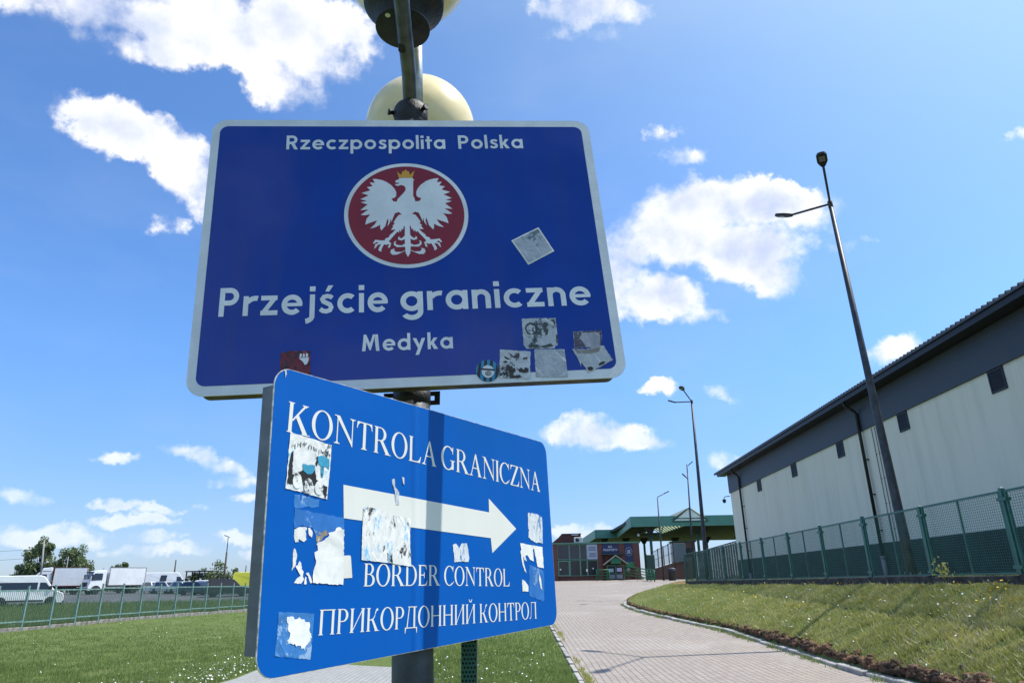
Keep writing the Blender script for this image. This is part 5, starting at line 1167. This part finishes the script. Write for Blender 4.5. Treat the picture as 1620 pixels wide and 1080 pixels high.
ZU, ZC = 7.86, 9.06
def cb(x0, x1, y0, y1, z0, z1, mb=None):
    mb = mb or MB(); return mb.box(x0-14.1, x1-14.1, y0-85, y1-85, z0-1.6, z1-1.6)
# roof slab in strips round the skylight
b = MB()
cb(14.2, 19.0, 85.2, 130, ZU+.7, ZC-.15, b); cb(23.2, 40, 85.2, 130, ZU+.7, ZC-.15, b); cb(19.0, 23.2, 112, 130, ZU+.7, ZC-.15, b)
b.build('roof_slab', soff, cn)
b = MB(); fa = [((14.1, 85), (40, 85)), ((14.1, 85), (15.3, 106)), ((15.3, 106), (12.1, 106)), ((12.1, 106), (12.1, 130))]
for (p, q) in fa:
    p = Vector((p[0]-14.1, p[1]-85, 0)); q = Vector((q[0]-14.1, q[1]-85, 0)); d = (q-p).normalized(); nn = Vector((d.y, -d.x, 0))*(1 if p.y < 1 and q.y < 1 else 1)
    P8 = [p, q, q+nn*-.2, p+nn*-.2]
    b.add([(v.x, v.y, z-1.6) for z in (ZU, ZC) for v in P8], [(3, 2, 1, 0), (4, 5, 6, 7), (0, 1, 5, 4), (1, 2, 6, 5), (2, 3, 7, 6), (3, 0, 4, 7)])
b.build('fascia', crib, cn)
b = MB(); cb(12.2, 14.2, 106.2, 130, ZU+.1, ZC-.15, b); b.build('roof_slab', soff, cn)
# skylight: glazed ridge running back, its gable showing above the fascia
tl = leafmat('skylight_sheet', (.62, .66, .60), (.66, .70, .64), 1.0, .6)
sk = MB(); x0, xm, x1 = 19.0, 21.1, 23.2
sk.add([(x-14.1, y-85, z-1.6) for y in (84.9, 112) for (x, z) in ((x0, 8.70), (xm, 10.05), (x1, 8.70))], [(0, 1, 4, 3), (1, 2, 5, 4)]); skl = sk.build('skylight', tl, cn, recalc=False)
b = MB(); b.add([(x-14.1, 84.88-85, z-1.6) for (x, z) in ((x0, 8.42), (x1, 8.42), (xm, 9.95))], [(0, 1, 2)]); b.build('gable_pane', mat('pale_glazing', (.80, .84, .76), .3, var=.08), skl)
b = MB()
for (p, q) in (((x0, 8.42), (xm, 9.97)), ((xm, 9.97), (x1, 8.42)), ((x0, 8.74), (x1, 8.74)), ((xm, 8.42), (xm, 9.95)), ((x0, 8.42), (x1, 8.42))): b.bar((p[0]-14.1, -.14, p[1]-1.6), (q[0]-14.1, -.14, q[1]-1.6), .09)
for y in np.arange(86, 112, 1.6):
    b.bar((x0-14.1, y-85, 8.40-1.6), (xm-14.1, y-85, 9.93-1.6), .12); b.bar((xm-14.1, y-85, 9.93-1.6), (x1-14.1, y-85, 8.40-1.6), .12)
b.build('skylight_frame', dkgreen, skl)
colm = mat('column_green', (.022, .085, .065), .5, var=.15)
for (x, y) in ((16.4, 86.2), (22.2, 86.5), (28.6, 86.5), (13.4, 107.5), (16.6, 107), (19.5, 108), (24.2, 108), (29, 108), (34, 108)):
    b = MB(); zb = 1.4; b.tube([(x-14.1, y-85, zb-1.6), (x-14.1, y-85, ZU-1.6)], .17, 12); co = b.build('column', colm, cn)
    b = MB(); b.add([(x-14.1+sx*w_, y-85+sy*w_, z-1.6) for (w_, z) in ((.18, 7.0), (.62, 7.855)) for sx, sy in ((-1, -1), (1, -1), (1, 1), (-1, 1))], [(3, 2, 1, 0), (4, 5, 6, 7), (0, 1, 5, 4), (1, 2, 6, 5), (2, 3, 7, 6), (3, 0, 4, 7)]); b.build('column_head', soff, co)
b = MB(); b.tube([(16.4-14.1, 1.1, 6.9-1.6), (16.9-14.1, .9, 6.75-1.6), (17.6-14.1, .3, 7.2-1.6), (17.8-14.1, .2, 7.85-1.6)], .06, 8); b.build('drain_pipe', colm, cn)
b = MB(); bmv = bmesh.new(); 
b.lathe([(.02, .18), (.12, .12), (.16, 0), (.12, -.12), (.02, -.18)], (15.0-14.1, 86.5-85, 7.0-1.6), (0, 0, 1), 14); b.build('lamp_globe', txtw, cn)
hut = thing('control_booth', 'small brown control booth under the canopy, right of the grey board', 'booth', (20.6, 88, 1.5))
b = MB(); b.box(-1.3, 1.3, -1, 1, 0, 4.6); b.build('body', rampb, hut); b = MB(); b.box(-1.0, 1.0, -1.02, -1.001, 2.9, 3.9); b.build('window', glass, hut); b = MB(); b.box(-1.45, 1.45, -1.15, 1.15, 4.601, 4.75); b.build('roof', dkgreen, hut)


# ------------------------------------------------------------------ left fence
lpaint = mat('pale_green_fence_paint', (.165, .275, .26), .4, var=.25, vscale=5)
LP0 = Vector((-22.246, 33.0, 0)); LST = Vector((.2477, 1.5405, 0)); LSP = LST.length
lf = thing('bar_fence', 'green steel bar fence on a low concrete footing at the far side of the lawn', 'fence', LP0, math.atan2(-LST.x, LST.y))
b = MB(); b.box(-.035, .035, -.035, .035, -.2, 1.92); post = b.build('post', lpaint, lf)
b = MB(); b.box(-.02, .02, .035, LSP-.035, 1.66, 1.72); rails = b.build('rail', lpaint, lf)
b = MB(); b.box(-.02, .02, .035, LSP-.035, .36, .42); rails2 = b.build('rail', lpaint, lf)
b = MB()
for k in range(14):
    y = .10+k*(LSP-.2)/13; b.box(-.007, .007, y-.007, y+.007, .20, 1.66)
bars = b.build('bars', mat('green_bars', (.085, .17, .15), .45), lf)
b = MB(); b.box(-.05, .05, .04, LSP-.04, -.3, .17); foot = b.build('footing', concd, lf, bevel=.015)
for i in range(-5, 22):
    zb = float(z_ground(LP0.x+LST.x*i, LP0.y+LST.y*i))
    objs = (post, rails, rails2, bars, foot) if i == -5 else tuple(copy_tree(o, lf) for o in (post, rails, rails2, bars, foot))
    for o in objs: o.location = (0, LSP*i, zb+(random.uniform(-.02, .02) if o is not post else 0))

# ------------------------------------------------------------------ vehicles
vw = mat('white_car_paint', (.82, .83, .82), .28, var=.05, vscale=1.2, coat=.3)
vglass = mat('vehicle_glass', (.018, .022, .028), .08, spec=.7)
tyre = mat('tyre', (.018, .018, .018), .85); rimm = mat('wheel_rim', (.42, .43, .44), .35, .6)
vplast = mat('black_plastic', (.025, .025, .028), .6)
lampg = mat('headlight_glass', (.60, .63, .66), .1); lampr = mat('tail_light', (.40, .015, .012), .2)
def wheel(par, x, y, r, w=.22):
    s = 1 if y > 0 else -1
    t = MB(); t.lathe([(r*.62, -w/2), (r*.9, -w/2), (r, -w*.36), (r, w*.36), (r*.9, w/2), (r*.62, w/2)], (x, y, r), (0, s, 0), 24); wt_ = t.build('wheel', tyre, par)
    h = MB(); h.lathe([(r*.63, w*.10), (r*.60, w*.46), (r*.50, w*.40), (r*.18, w*.30), (.01, w*.34)], (x, y, r), (0, s, 0), 20); h.build('rim', rimm, wt_)
def sidep(poly, y0, y1): return lambda a, z, o: (a, o, z)
def side_panels(name, poly, hw, th, m_, par, both=True, lean=0):
    obs = []
    for s in ((-1, 1) if both else (-1,)):
        b = MB(); b.prism(poly, lambda a, z, o: (a, s*(hw+o-lean*max(0, z-1.0)), z), -.01, th); obs.append(b.build(name, m_, par, bevel=0))
    return obs
def van(label, loc, rz, L=5.7, H=2.5, win='bus', paint=vw, group=None, name='van', cat='van', low=.30, stripe=None, hw=.98):
    t = thing(name, label, cat, loc, rz, group)
    h = H
    prof = [(-L/2, low+.12), (-L/2-.02, 1.0), (-L/2+.06, h-.22), (-L/2+.22, h-.04), (L/2-1.95, h), (L/2-1.60, h-.10), (L/2-.80, 1.36), (L/2-.12, 1.08), (L/2, .84), (L/2+.02, .48), (L/2-.06, low)]
    b = MB(); n = len(prof); vs = []
    sec = [(-hw, .0, 0), (-hw+.06, .06, 1)]
    # lofted across: rounded shoulders and a narrower roof
    def wy(z): return hw-(.10*max(0, (z-1.1)/(h-1.1)))
    cols = [(-1.0, -.03), (-.94, .0), (.94, .0), (1.0, -.03)]
    for (f, ins) in cols:
        for (x, z) in prof:
            cz = z+(ins if z > h-.3 else 0); cx_ = x+(ins if x > 0 else -ins)*1.0; vs.append((cx_, f*wy(z), cz))
    fs = [tuple(range(n)), tuple(range(3*n, 4*n))[::-1]]
    for c in range(3):
        for i in range(n): j = (i+1) % n; fs.append((c*n+i, (c+1)*n+i, (c+1)*n+j, c*n+j))
    b.add(vs, fs); bd = b.build('body', paint, t, bevel=.02)
    for s in (-1, 1):
        def pn(nm, poly, m_, d=.012):
            q = MB(); q.prism(poly, lambda a, z, o: (a, s*(wy(z)+o), z), -.02, d); return q.build(nm, m_, t)
        wz0, wz1 = 1.38, h-.58 if h > 2.3 else h-.35
        if win == 'bus': pn('side_window', [(-L/2+.28, wz0), (L/2-2.02, wz0), (L/2-2.02, wz1), (-L/2+.34, wz1)], vglass)
        if win == 'rear': pn('side_window', [(-L/2+2.0, wz0-.1), (-L/2+2.8, wz0-.1), (-L/2+2.9, wz1+.2), (-L/2+2.1, wz1+.2)], vglass)
        pn('door_window', [(L/2-1.88, wz0), (L/2-.98, wz0-.02), (L/2-1.45, wz1-.02), (L/2-1.88, wz1)], vglass)
        pn('sill_trim', [(-L/2+1.3, low+.10), (L/2-1.45, low+.10), (L/2-1.45, low+.24), (-L/2+1.3, low+.24)], vplast, .015)
        q = MB(); q.box(L/2-1.15, L/2-.95, s*(wy(1.4)+.02)-.09, s*(wy(1.4)+.02)+.09, 1.36, 1.66); q.build('mirror', vplast, t, bevel=.02)
        for wx_ in (-L/2+1.15, L/2-.92):
            q = MB(); q.prism([(wx_+.44*math.cos(a), .36+.44*math.sin(a)) for a in np.linspace(-.2, math.pi+.2, 15)], lambda a, z, o: (a, s*(wy(z)+o), z), -.1, .006); q.build('wheel_arch', vplast, t)
            wheel(t, wx_, s*(hw-.09), .35)
        q = MB(); q.box(L/2-.24, L/2-.02, s*.62-.16, s*.62+.16, .82, 1.02); q.build('headlight', lampg, t, bevel=.02)
        q = MB(); q.box(-L/2-.03, -L/2+.05, s*.86-.07, s*.86+.07, .85, 1.35); q.build('tail_light', lampr, t)
    q = MB(); n0 = Vector((.81, 0, .62)).normalized()
    def ws(x, y, z): return tuple(Vector((x, y, z))+Vector((.62, 0, .52)).normalized()*.012)
    xa, za, xb, zb = L/2-1.56, h-.17, L/2-.84, 1.42
    q.add([ws(xa, -.80, za), ws(xa, .80, za), ws(xb, .86, zb), ws(xb, -.86, zb)], [(0, 1, 2, 3)]); q.build('windscreen', vglass, t)
    q = MB(); q.box(L/2-.1, L/2+.05, -.9, .9, low, low+.32); q.build('bumper', vplast, t, bevel=.03)
    q = MB(); q.box(-L/2-.03, -L/2+.02, -.62, .62, 1.45, h-.5); q.build('rear_window', vglass, t)
    if stripe:
        for s in (-1, 1):
            q = MB(); q.prism([(-L/2+.1, 1.0), (L/2-1.0, 1.0), (L/2-1.0, 1.28), (-L/2+.1, 1.28)], lambda a, z, o: (a, s*(wy(z)+o), z), -.02, .010); q.build('stripe', stripe, t)
    return t
def truck(label, loc, rz, box_l=5.2, box_h=2.35, deflector=False, stripe=None, group='box trucks in the parking lot', boxm=vw):
    t = thing('box_truck', label, 'truck', loc, rz, group)
    cx0 = box_l/2+.25; zf = 1.05
    b = MB(); b.box(-box_l/2, box_l/2, -1.22, 1.22, zf, zf+box_h); bx = b.build('cargo_box', boxm, t, bevel=.03)
    b = MB()
    for x in (-box_l/2, box_l/2-.06): 
        for y in (-1.235, 1.155): b.box(x-.005, x+.065, y, y+.08, zf, zf+box_h+.012)
    for y in (-1.235, 1.155): b.box(-box_l/2+.06, box_l/2-.06, y, y+.08, zf+box_h-.05, zf+box_h+.012); b.box(-box_l/2+.06, box_l/2-.06, y, y+.08, zf-.02, zf+.06)
    b.build('edge_trim', mat('aluminium_trim', (.30, .29, .27), .4, .5) if not stripe else stripe, bx)
    b = MB(); b.box(-box_l/2, cx0+1.6, -.45, .45, .55, .85); b.box(-box_l/2+.2, box_l/2-.6, -1.15, 1.15, .90, 1.03); b.build('chassis', vplast, t)
    L = 1.95; ch = 2.85
    prof = [(cx0, .55), (cx0, ch-.12), (cx0+.15, ch), (cx0+1.15, ch-.02), (cx0+1.55, ch-.35), (cx0+1.92, 1.75), (cx0+2.0, 1.55), (cx0+2.0, .45), (cx0+1.2, .45), (cx0+1.1, .75)]
    b = MB(); b.prism(prof, lambda a, z, o: (a, o*(1-.05*max(0, z-1.6)), z), -1.12, 1.12); b.build('cab', vw, t, bevel=.05)
    wsn = Vector((1.25, 0, .33)).normalized()*.02
    b = MB(); b.add([tuple(Vector(p)+wsn) for p in ((cx0+1.585, -.95, ch-.46), (cx0+1.585, .95, ch-.46), (cx0+1.90, 1.02, 1.80), (cx0+1.90, -1.02, 1.80))], [(0, 1, 2, 3)]); b.build('windscreen', vglass, t)
    b = MB(); b.box(cx0+1.45, cx0+1.72, -.95, .95, ch-.28, ch-.16); b.build('sun_visor', vplast, t)
    b = MB(); b.box(cx0+1.97, cx0+2.03, -.85, .85, .95, 1.45); b.box(cx0+1.9, cx0+2.06, -1.1, 1.1, .42, .78); b.build('grille', vplast, t, bevel=.02)
    for s in (-1, 1):
        b = MB(); b.prism([(cx0+.45, 1.72), (cx0+1.70, 1.66), (cx0+1.42, ch-.36), (cx0+.45, ch-.36)], lambda a, z, o: (a, s*(1.12*(1-.05*max(0, z-1.6))+o), z), -.02, .012); b.build('door_window', vglass, t)
        b = MB(); b.box(cx0+1.6, cx0+1.75, s*1.32-.11, s*1.32+.11, 1.7, 2.4); b.build('mirror', vplast, t, bevel=.03)
        b = MB(); b.box(cx0+1.95, cx0+2.05, s*.85-.17, s*.85+.17, .82, 1.0); b.build('headlight', lampg, t)
        wheel(t, cx0+1.05, s*1.0, .46, .3); wheel(t, -box_l/2+1.25, s*.95, .46, .45)
        b = MB(); b.prism([(cx0+1.05+.6*math.cos(a), .46+.6*math.sin(a)) for a in np.linspace(0, math.pi, 13)], lambda a, z, o: (a, s*(1.12+o), z), -.3, .01); b.build('wheel_arch', vplast, t)
    if deflector:
        b = MB(); b.prism([(cx0+.0, ch), (cx0+1.2, ch+.02), (cx0+.95, ch+.40), (cx0+.45, zf+box_h-.02), (cx0+.02, zf+box_h+.06)], lambda a, z, o: (a, o*(1-.06*max(0, z-2.9)), z), -1.08, 1.08); b.build('wind_deflector', vw, t, bevel=.06, bseg=2)
    return t
def car(label, loc, rz, paint, L=4.3, H=1.45, suv=False, group='cars parked in the lot', name='parked_car'):
    t = thing(name, label, 'car', loc, rz, group); hw = .88
    bl = .92 if not suv else 1.0
    prof = [(-L/2, .35), (-L/2-.03, .7), (-L/2+.08, bl-.02), (L/2-1.15, bl), (L/2-.2, bl-.15), (L/2, .62), (L/2-.02, .32)]
    b = MB(); b.prism(prof, lambda a, z, o: (a, o, z), -hw, hw)
    roof = [(-L/2+.12, bl-.01), (-L/2+(.30 if suv else .55), H-.04), (-L/2+.8, H), (L/2-2.05, H-.01), (L/2-1.75, H-.08), (L/2-1.0, bl-.01)]
    b.prism(roof, lambda a, z, o: (a, o*(1-.16*max(0, (z-bl)/(H-bl))), z), -hw+.04, hw-.04)
    b.build('body', paint, t, bevel=.05, bseg=2)
    wyy = lambda z: (hw-.04)*(1-.16*max(0, (z-bl)/(H-bl)))
    for s in (-1, 1):
        for poly in ([(-L/2+.45 if suv else -L/2+.75, bl+.04), (-L/2+1.55, bl+.04), (-L/2+1.55, H-.1), (-L/2+.62 if suv else -L/2+.85, H-.1)], [(-L/2+1.63, bl+.04), (L/2-1.22, bl+.04), (L/2-1.78, H-.12), (-L/2+1.63, H-.1)]):
            b = MB(); b.prism(poly, lambda a, z, o: (a, s*(wyy(z)+o), z), -.02, .012); b.build('side_window', vglass, t)
        wheel(t, -L/2+.78, s*(hw-.08), .33, .2); wheel(t, L/2-.85, s*(hw-.08), .33, .2)
        b = MB(); b.box(L/2-.25, L/2+.015, s*.62-.17, s*.62+.17, .60, .74); b.build('headlight', lampg, t, bevel=.02)
        b = MB(); b.box(-L/2-.035, -L/2+.1, s*.70-.13, s*.70+.13, .66, .84); b.build('tail_light', lampr, t)
    n_ = Vector((H-bl-.06, 0, .75)).normalized()*.015
    b = MB(); b.add([tuple(Vector(p)+n_) for p in ((L/2-1.73, -.60, H-.10), (L/2-1.73, .60, H-.10), (L/2-1.08, .74, bl+.04), (L/2-1.08, -.74, bl+.04))], [(0, 1, 2, 3)]); b.build('windscreen', vglass, t)
    b = MB(); b.box(L/2-.08, L/2+.04, -.8, .8, .28, .48); b.build('bumper', vplast, t, bevel=.02)
    return t
G_ = lambda x, y: (x, y, float(z_ground(x, y)))
mb_ = van('white minibus with a long dark window band, parked just behind the bar fence', G_(-42.0, 62.0), .56, L=5.6, H=2.52, win='bus', name='minibus', cat='minibus')
van('dark blue and white van at the left edge of the photo, behind the white minibus', G_(-46.6, 58.6), .58, L=5.6, H=2.40, win='bus', paint=mat('slate_blue_paint', (.13, .17, .30), .3), name='van')
truck('white box truck with a roof wind deflector and a dark red edge, behind the minibus', G_(-57.6, 93), math.pi+.52, box_l=3.7, box_h=2.25, deflector=True, stripe=mat('red_trim', (.16, .02, .03), .4))
truck('white box truck with its windscreen turned to the lawn, right of the other truck', G_(-50.7, 93), math.pi+.86, box_l=4.4, box_h=2.15)
van('white van half hidden between the two box trucks', G_(-56.6, 100), math.pi+.5, L=5.2, H=2.5, win='none', group='white vans in the parking lot')
van('long white van facing right with one dark side window, behind the lot', G_(-48.9, 101), .50, L=6.0, H=2.65, win='rear', group='white vans in the parking lot')
silver = mat('silver_paint', (.50, .50, .48), .35, .0, coat=.1); greenp = mat('pale_green_paint', (.38, .48, .42), .3, coat=.3)
darkp = mat('dark_brown_paint', (.030, .026, .026), .22, .3, coat=.5); bluep = mat('blue_paint', (.012, .025, .065), .3, coat=.2); redp = mat('red_paint', (.36, .02, .03), .3, coat=.3); yellowp = mat('yellow_paint', (.62, .60, .04), .35, coat=.2)
car('white hatchback below the long white van', G_(-45.0, 90), -.7, vw)
car('silver car parked beside the white hatchback', G_(-42.4, 88), -.5, silver)
car('pale green car parked between the silver car and the dark blue car', G_(-39.4, 86), -.6, greenp)
car('white estate car showing behind the dark blue car', G_(-35.6, 84.5), .3, vw, L=4.6, H=1.55)
car('dark blue car left of the dark off-roader', G_(-34.6, 79), -.35, bluep)
car('dark brown off-roader parked facing right behind the fence', G_(-29.0, 73), .32, darkp, L=4.4, H=1.75, suv=True, name='off_roader')
car('blue car roof showing behind the dark off-roader', G_(-31.8, 80), .3, mat('bright_blue_paint', (.03, .16, .50), .3), L=4.2, H=1.6)
car('red car roof showing above the white minibus', (-58.3, 86, 1.72), .1, redp, L=4.2, H=1.62)
van('yellow van beside the edge of the lower sign', G_(-32.0, 88), .40, L=5.0, H=2.35, win='rear', paint=yellowp, name='van')
# dark frame shelter
sf = thing('frame_shelter', 'dark open steel frame with a pale roof among the parked cars', 'shelter', G_(-40.2, 92))
b = MB()
for x in (-1.6, 0, 1.6):
    for y in (-.8, .8): b.box(x-.06, x+.06, y-.06, y+.06, 0, 2.5)
b.build('frame', dark, sf); b = MB(); b.box(-1.75, 1.75, -.95, .95, 2.5, 2.62); b.build('roof', galv, sf); b = MB(); b.box(-1.5, -.1, .7, .74, 1.7, 2.4); b.box(.1, 1.5, .7, .74, 1.7, 2.4); b.build('panel', txtw, sf)

# ------------------------------------------------------------------ trees and poles
bark = mat('bark', (.10, .08, .06), .9, var=.4, vscale=6)
def leaves(C, sig, n, size, shape=1.0, droop=0.0, seed=0):
    r = np.random.default_rng(seed)
    k = r.integers(0, len(C), n); P = np.array(C)[k]; S = np.array(sig)[k]
    d = r.normal(size=(n, 3)); d /= np.linalg.norm(d, axis=1)[:, None]; rad = r.random(n)**.42
    P = P+d*rad[:, None]*S
    A = r.normal(size=(n, 3)); A[:, 2] *= .6; A /= np.linalg.norm(A, axis=1)[:, None]; B = np.cross(A, r.normal(size=(n, 3))); B /= np.linalg.norm(B, axis=1)[:, None]
    if droop: A[:, 2] -= droop; A /= np.linalg.norm(A, axis=1)[:, None]
    s = size*(.6+.8*r.random(n))[:, None]
    V = np.stack([P-A*s, P+B*s*.55*shape, P+A*s, P-B*s*.55*shape], 1).reshape(-1, 3)
    return V, np.arange(4*n).reshape(n, 4)
def tree(label, loc, H, lobes, leafm, n=5000, size=.22, name='tree', cat='tree', group=None, tw=.16, droop=.3, seed=1, limbs=True, sub=13):
    """lobes: (x, y, z, rx, ry, rz) centres of the crown's masses; each breaks into sub-clumps"""
    t = thing(name, label, cat, loc, 0, group); r = random.Random(seed)
    C = []; S = []
    for (x, y, z, a, b_, c) in lobes:
        for _ in range(sub):
            d = Vector((r.gauss(0, 1), r.gauss(0, 1), r.gauss(0, 1))).normalized()*r.uniform(.35, .95)
            k = r.uniform(.26, .46); C.append((x+d.x*a, y+d.y*b_, z+d.z*c)); S.append((a*k, b_*k, c*k))
    b = MB(); top = Vector((r.uniform(-.3, .3), 0, H*.78)); b.tube([(0, 0, -.3), (r.uniform(-.1, .1), 0, H*.25), top*.7, top], [tw, tw*.8, tw*.45, tw*.12], 9)
    if limbs:
        for i, c in enumerate(C):
            if i % 2 == 0:
                z0 = max(H*.15, min(H*.6, c[2]*.55)); s0 = Vector((0, 0, z0)); m_ = s0.lerp(Vector(c), .5)+Vector((0, 0, -.15)); b.tube([s0, m_, c], [tw*.38, tw*.25, tw*.08], 5)
    b.build('trunk', bark, t)
    V, F = leaves(C, S, n, size, 1, droop, seed); npmesh('crown', V, F, leafm, t)
    return t
birch = leafmat('birch_leaves', (.115, .165, .070), (.20, .25, .12), .45, .25)
lime = leafmat('light_tree_leaves', (.08, .14, .035), (.13, .19, .05), .5, .3)
darkleaf = leafmat('dark_tree_leaves', (.082, .128, .055), (.145, .19, .085), .5, .25)
sparse = leafmat('shrub_leaves', (.08, .12, .045), (.13, .165, .06), .8, .25)
bx, by = -86.5, 130
tree('tall ragged birch tree behind the parking lot, left of its twin', (-86.6, 130, 1.4), 10.6, [(-.8, 0, 5.6, 3.0, 2.4, 2.6), (.3, 0, 8.2, 1.9, 1.5, 2.0), (-2.6, 0, 3.8, 2.6, 2, 2.0), (1.4, 0, 4.4, 2.4, 1.8, 2.6), (-.4, 0, 2.4, 2.6, 2, 1.6)], birch, 11000, .20, 'birch_tree', 'tree', seed=3, tw=.22, droop=.8)
tree('rounded birch tree with paler trunk just right of the tallest birch', (-81.3, 131, 1.4), 9.2, [(0, 0, 6.2, 2.3, 1.9, 2.5), (1.3, 0, 4.4, 2.2, 1.8, 2.2), (-1.2, 0, 3.9, 2.2, 1.7, 2.2), (.2, 0, 2.2, 2.2, 1.7, 1.6)], birch, 9000, .20, 'birch_tree', 'tree', seed=5, tw=.2, droop=.8)
tree('light green tree between the two dark birches', (-83.6, 133, 1.4), 7.0, [(0, 0, 4.0, 2.4, 2, 2.4), (1.4, 0, 3.0, 2.0, 1.6, 1.9), (-1, 0, 2.2, 2.2, 1.6, 1.6)], lime, 7000, .20, seed=8)
tree('small drooping birch at the foot of the tall one, far left', (-91.0, 131, 1.4), 5.2, [(0, 0, 2.6, 1.5, 1.5, 1.4), (-1.4, 0, 1.8, 1.2, 1.2, 1.1)], darkleaf, 1800, .18, 'birch_tree', 'tree', seed=9, droop=.6)
tree('bushy tree rising behind the right box truck', (-88.4, 160, 1.4), 6.8, [(0, 0, 4.3, 2.0, 1.8, 1.6), (.9, 0, 5.3, 1.0, 1, 1.1), (-1.6, 0, 3.8, 1.3, 1.3, 1.1)], darkleaf, 3000, .22, seed=12, droop=.1)
tree('low pale tree between the two box trucks', (-95.0, 160, 1.4), 5.6, [(0, 0, 3.4, 1.5, 1.5, 1.3), (-1.3, 0, 3.0, 1.2, 1.2, 1.0)], lime, 1800, .22, seed=13)
tree('thin leaved shrub with sky showing through, left of the leaning pole', (-40.0, 92, 1.3), 3.2, [(0, 0, 2.0, 1.5, 1.2, .9), (-1.2, 0, 1.7, .9, .9, .7)], sparse, 700, .13, 'shrub', 'shrub', seed=15, tw=.06, droop=0)
tree('wide open crowned shrub behind the leaning pole', (-36.9, 90, 1.3), 4.2, [(0, 0, 2.5, 1.8, 1.5, 1.2), (1.4, 0, 1.8, 1.2, 1.2, .9), (-.6, 0, 1.7, 1.4, 1.2, .9)], sparse, 1500, .13, 'shrub', 'shrub', seed=16, tw=.08, droop=0)
tree('dark leafy tree half hidden by the lower sign edge', (-45.2, 130, 1.4), 6.2, [(0, 0, 3.8, 1.9, 1.9, 1.9), (1.8, 0, 4.4, 1.8, 1.8, 1.8)], darkleaf, 3200, .22, seed=18, droop=.2)
tree('low dark hedge-like bush left of the half hidden tree', (-50.6, 132, 1.4), 2.6, [(0, 0, 1.4, 1.7, 1.2, .9), (-1.5, 0, 1.1, 1.1, 1.1, .7)], darkleaf, 1100, .18, 'bush', 'bush', seed=19, limbs=False)
# a far belt of trees closing the horizon, too distant to tell apart
Cc = []; Ss = []
for i in range(240):
    x = random.uniform(-420, 260); y = 420+random.uniform(-30, 40); h = random.uniform(2.0, 4.2)
    Cc.append((x, y, 1.2+h*.45)); Ss.append((random.uniform(3, 6), 3, h*.5))
V, F = leaves(Cc, Ss, 16000, .8, 1, 0, 22); tag(npmesh('far_trees', V, F, darkleaf), 'far belt of low trees along the horizon', 'trees', kind='stuff')
pw_ = mat('weathered_wood', (.085, .07, .055), .9, var=.35, vscale=3); cp = mat('concrete_pole', (.28, .28, .27), .85, var=.15)
def pole(label, loc, H, lean, m_, r=.13, lamp=None, arms=0, group=None, thin_from=None):
    t = thing('utility_pole', label, 'pole', loc, 0, group); T = Vector((lean, 0, H))
    b = MB()
    if thin_from: 
        b.tube([(0, 0, -.3), T*thin_from], [r, r*.8], 10); b.build('pole', m_, t)
        b = MB(); b.tube([T*thin_from, T], [r*.45, r*.35], 8); b.build('lamp_arm', lampm, t)
    else: b.tube([(0, 0, -.3), T], [r, r*.6], 10); b.build('pole', m_, t)
    if lamp:
        b = MB(); b.bar(T+Vector((.15, 0, .05)), T+Vector((-lamp, 0, .30)), .22, .12); b.build('lamp_head', mat('pale_lamp_head', (.40, .41, .42), .4), t, bevel=.03)
    for k in range(arms):
        z = H-1.2-(k*1.0)
        for s in (-1, 1):
            q = MB(); q.bar((lean*z/H, 0, z), (lean*z/H+s*.85, 0, z+.1), .06); a_ = q.build('arm', m_, t)
            q = MB(); q.lathe([(.05, -.08), (.14, -.02), (.14, .05), (.04, .10)], (lean*z/H+s*.9, 0, z+.1), (0, 0, 1), 12); q.build('lamp', txtw, a_)
    return t
pole('grey concrete pole with two small white lamps in front of the birches', G_(-49.3, 75), 5.9, -.7, cp, .12, arms=0)
t = COL.objects['utility_pole']
for s in (-1, 1):
    q = MB(); q.bar((-.42, 0, 3.62), (-.42+s*.40, 0, 3.66), .05); a_ = q.build('arm', cp, t)
    q = MB(); q.lathe([(.04, -.06), (.15, -.02), (.15, .04), (.04, .08)], (-.42+s*.5, 0, 3.66), (0, 0, 1), 12); q.build('lamp', txtw, a_)
pole('short dark wooden pole behind the long white van', G_(-57.0, 120), 5.0, -.1, pw_, .16)
pole('leaning wooden pole with a street lamp on a thin arm, by the open shrubs', (-32.4, 80, 1.1), 6.0, -.1, pw_, .12, lamp=.45, thin_from=.74)
pole('small far dark pole near the lower sign edge', G_(-48.9, 130), 4.2, -.05, pw_, .13)
pole('slim pale pole standing before the rounded birch', (-79.0, 126, 1.4), 6.2, -.1, cp, .10)
wr = thing('overhead_wire', 'thin overhead wires crossing the sky left of the birches', 'wire', (-50, 75.2, 6.4))
for k in range(2):
    b = MB(); P = []
    for i in range(13):
        f = i/12; P.append((-40*f, 6*f, -.4-k*.9-1.6*math.sin(math.pi*f)*.5+f*1.2))
    b.tube(P, .014, 5); b.build('strand', vplast, wr)
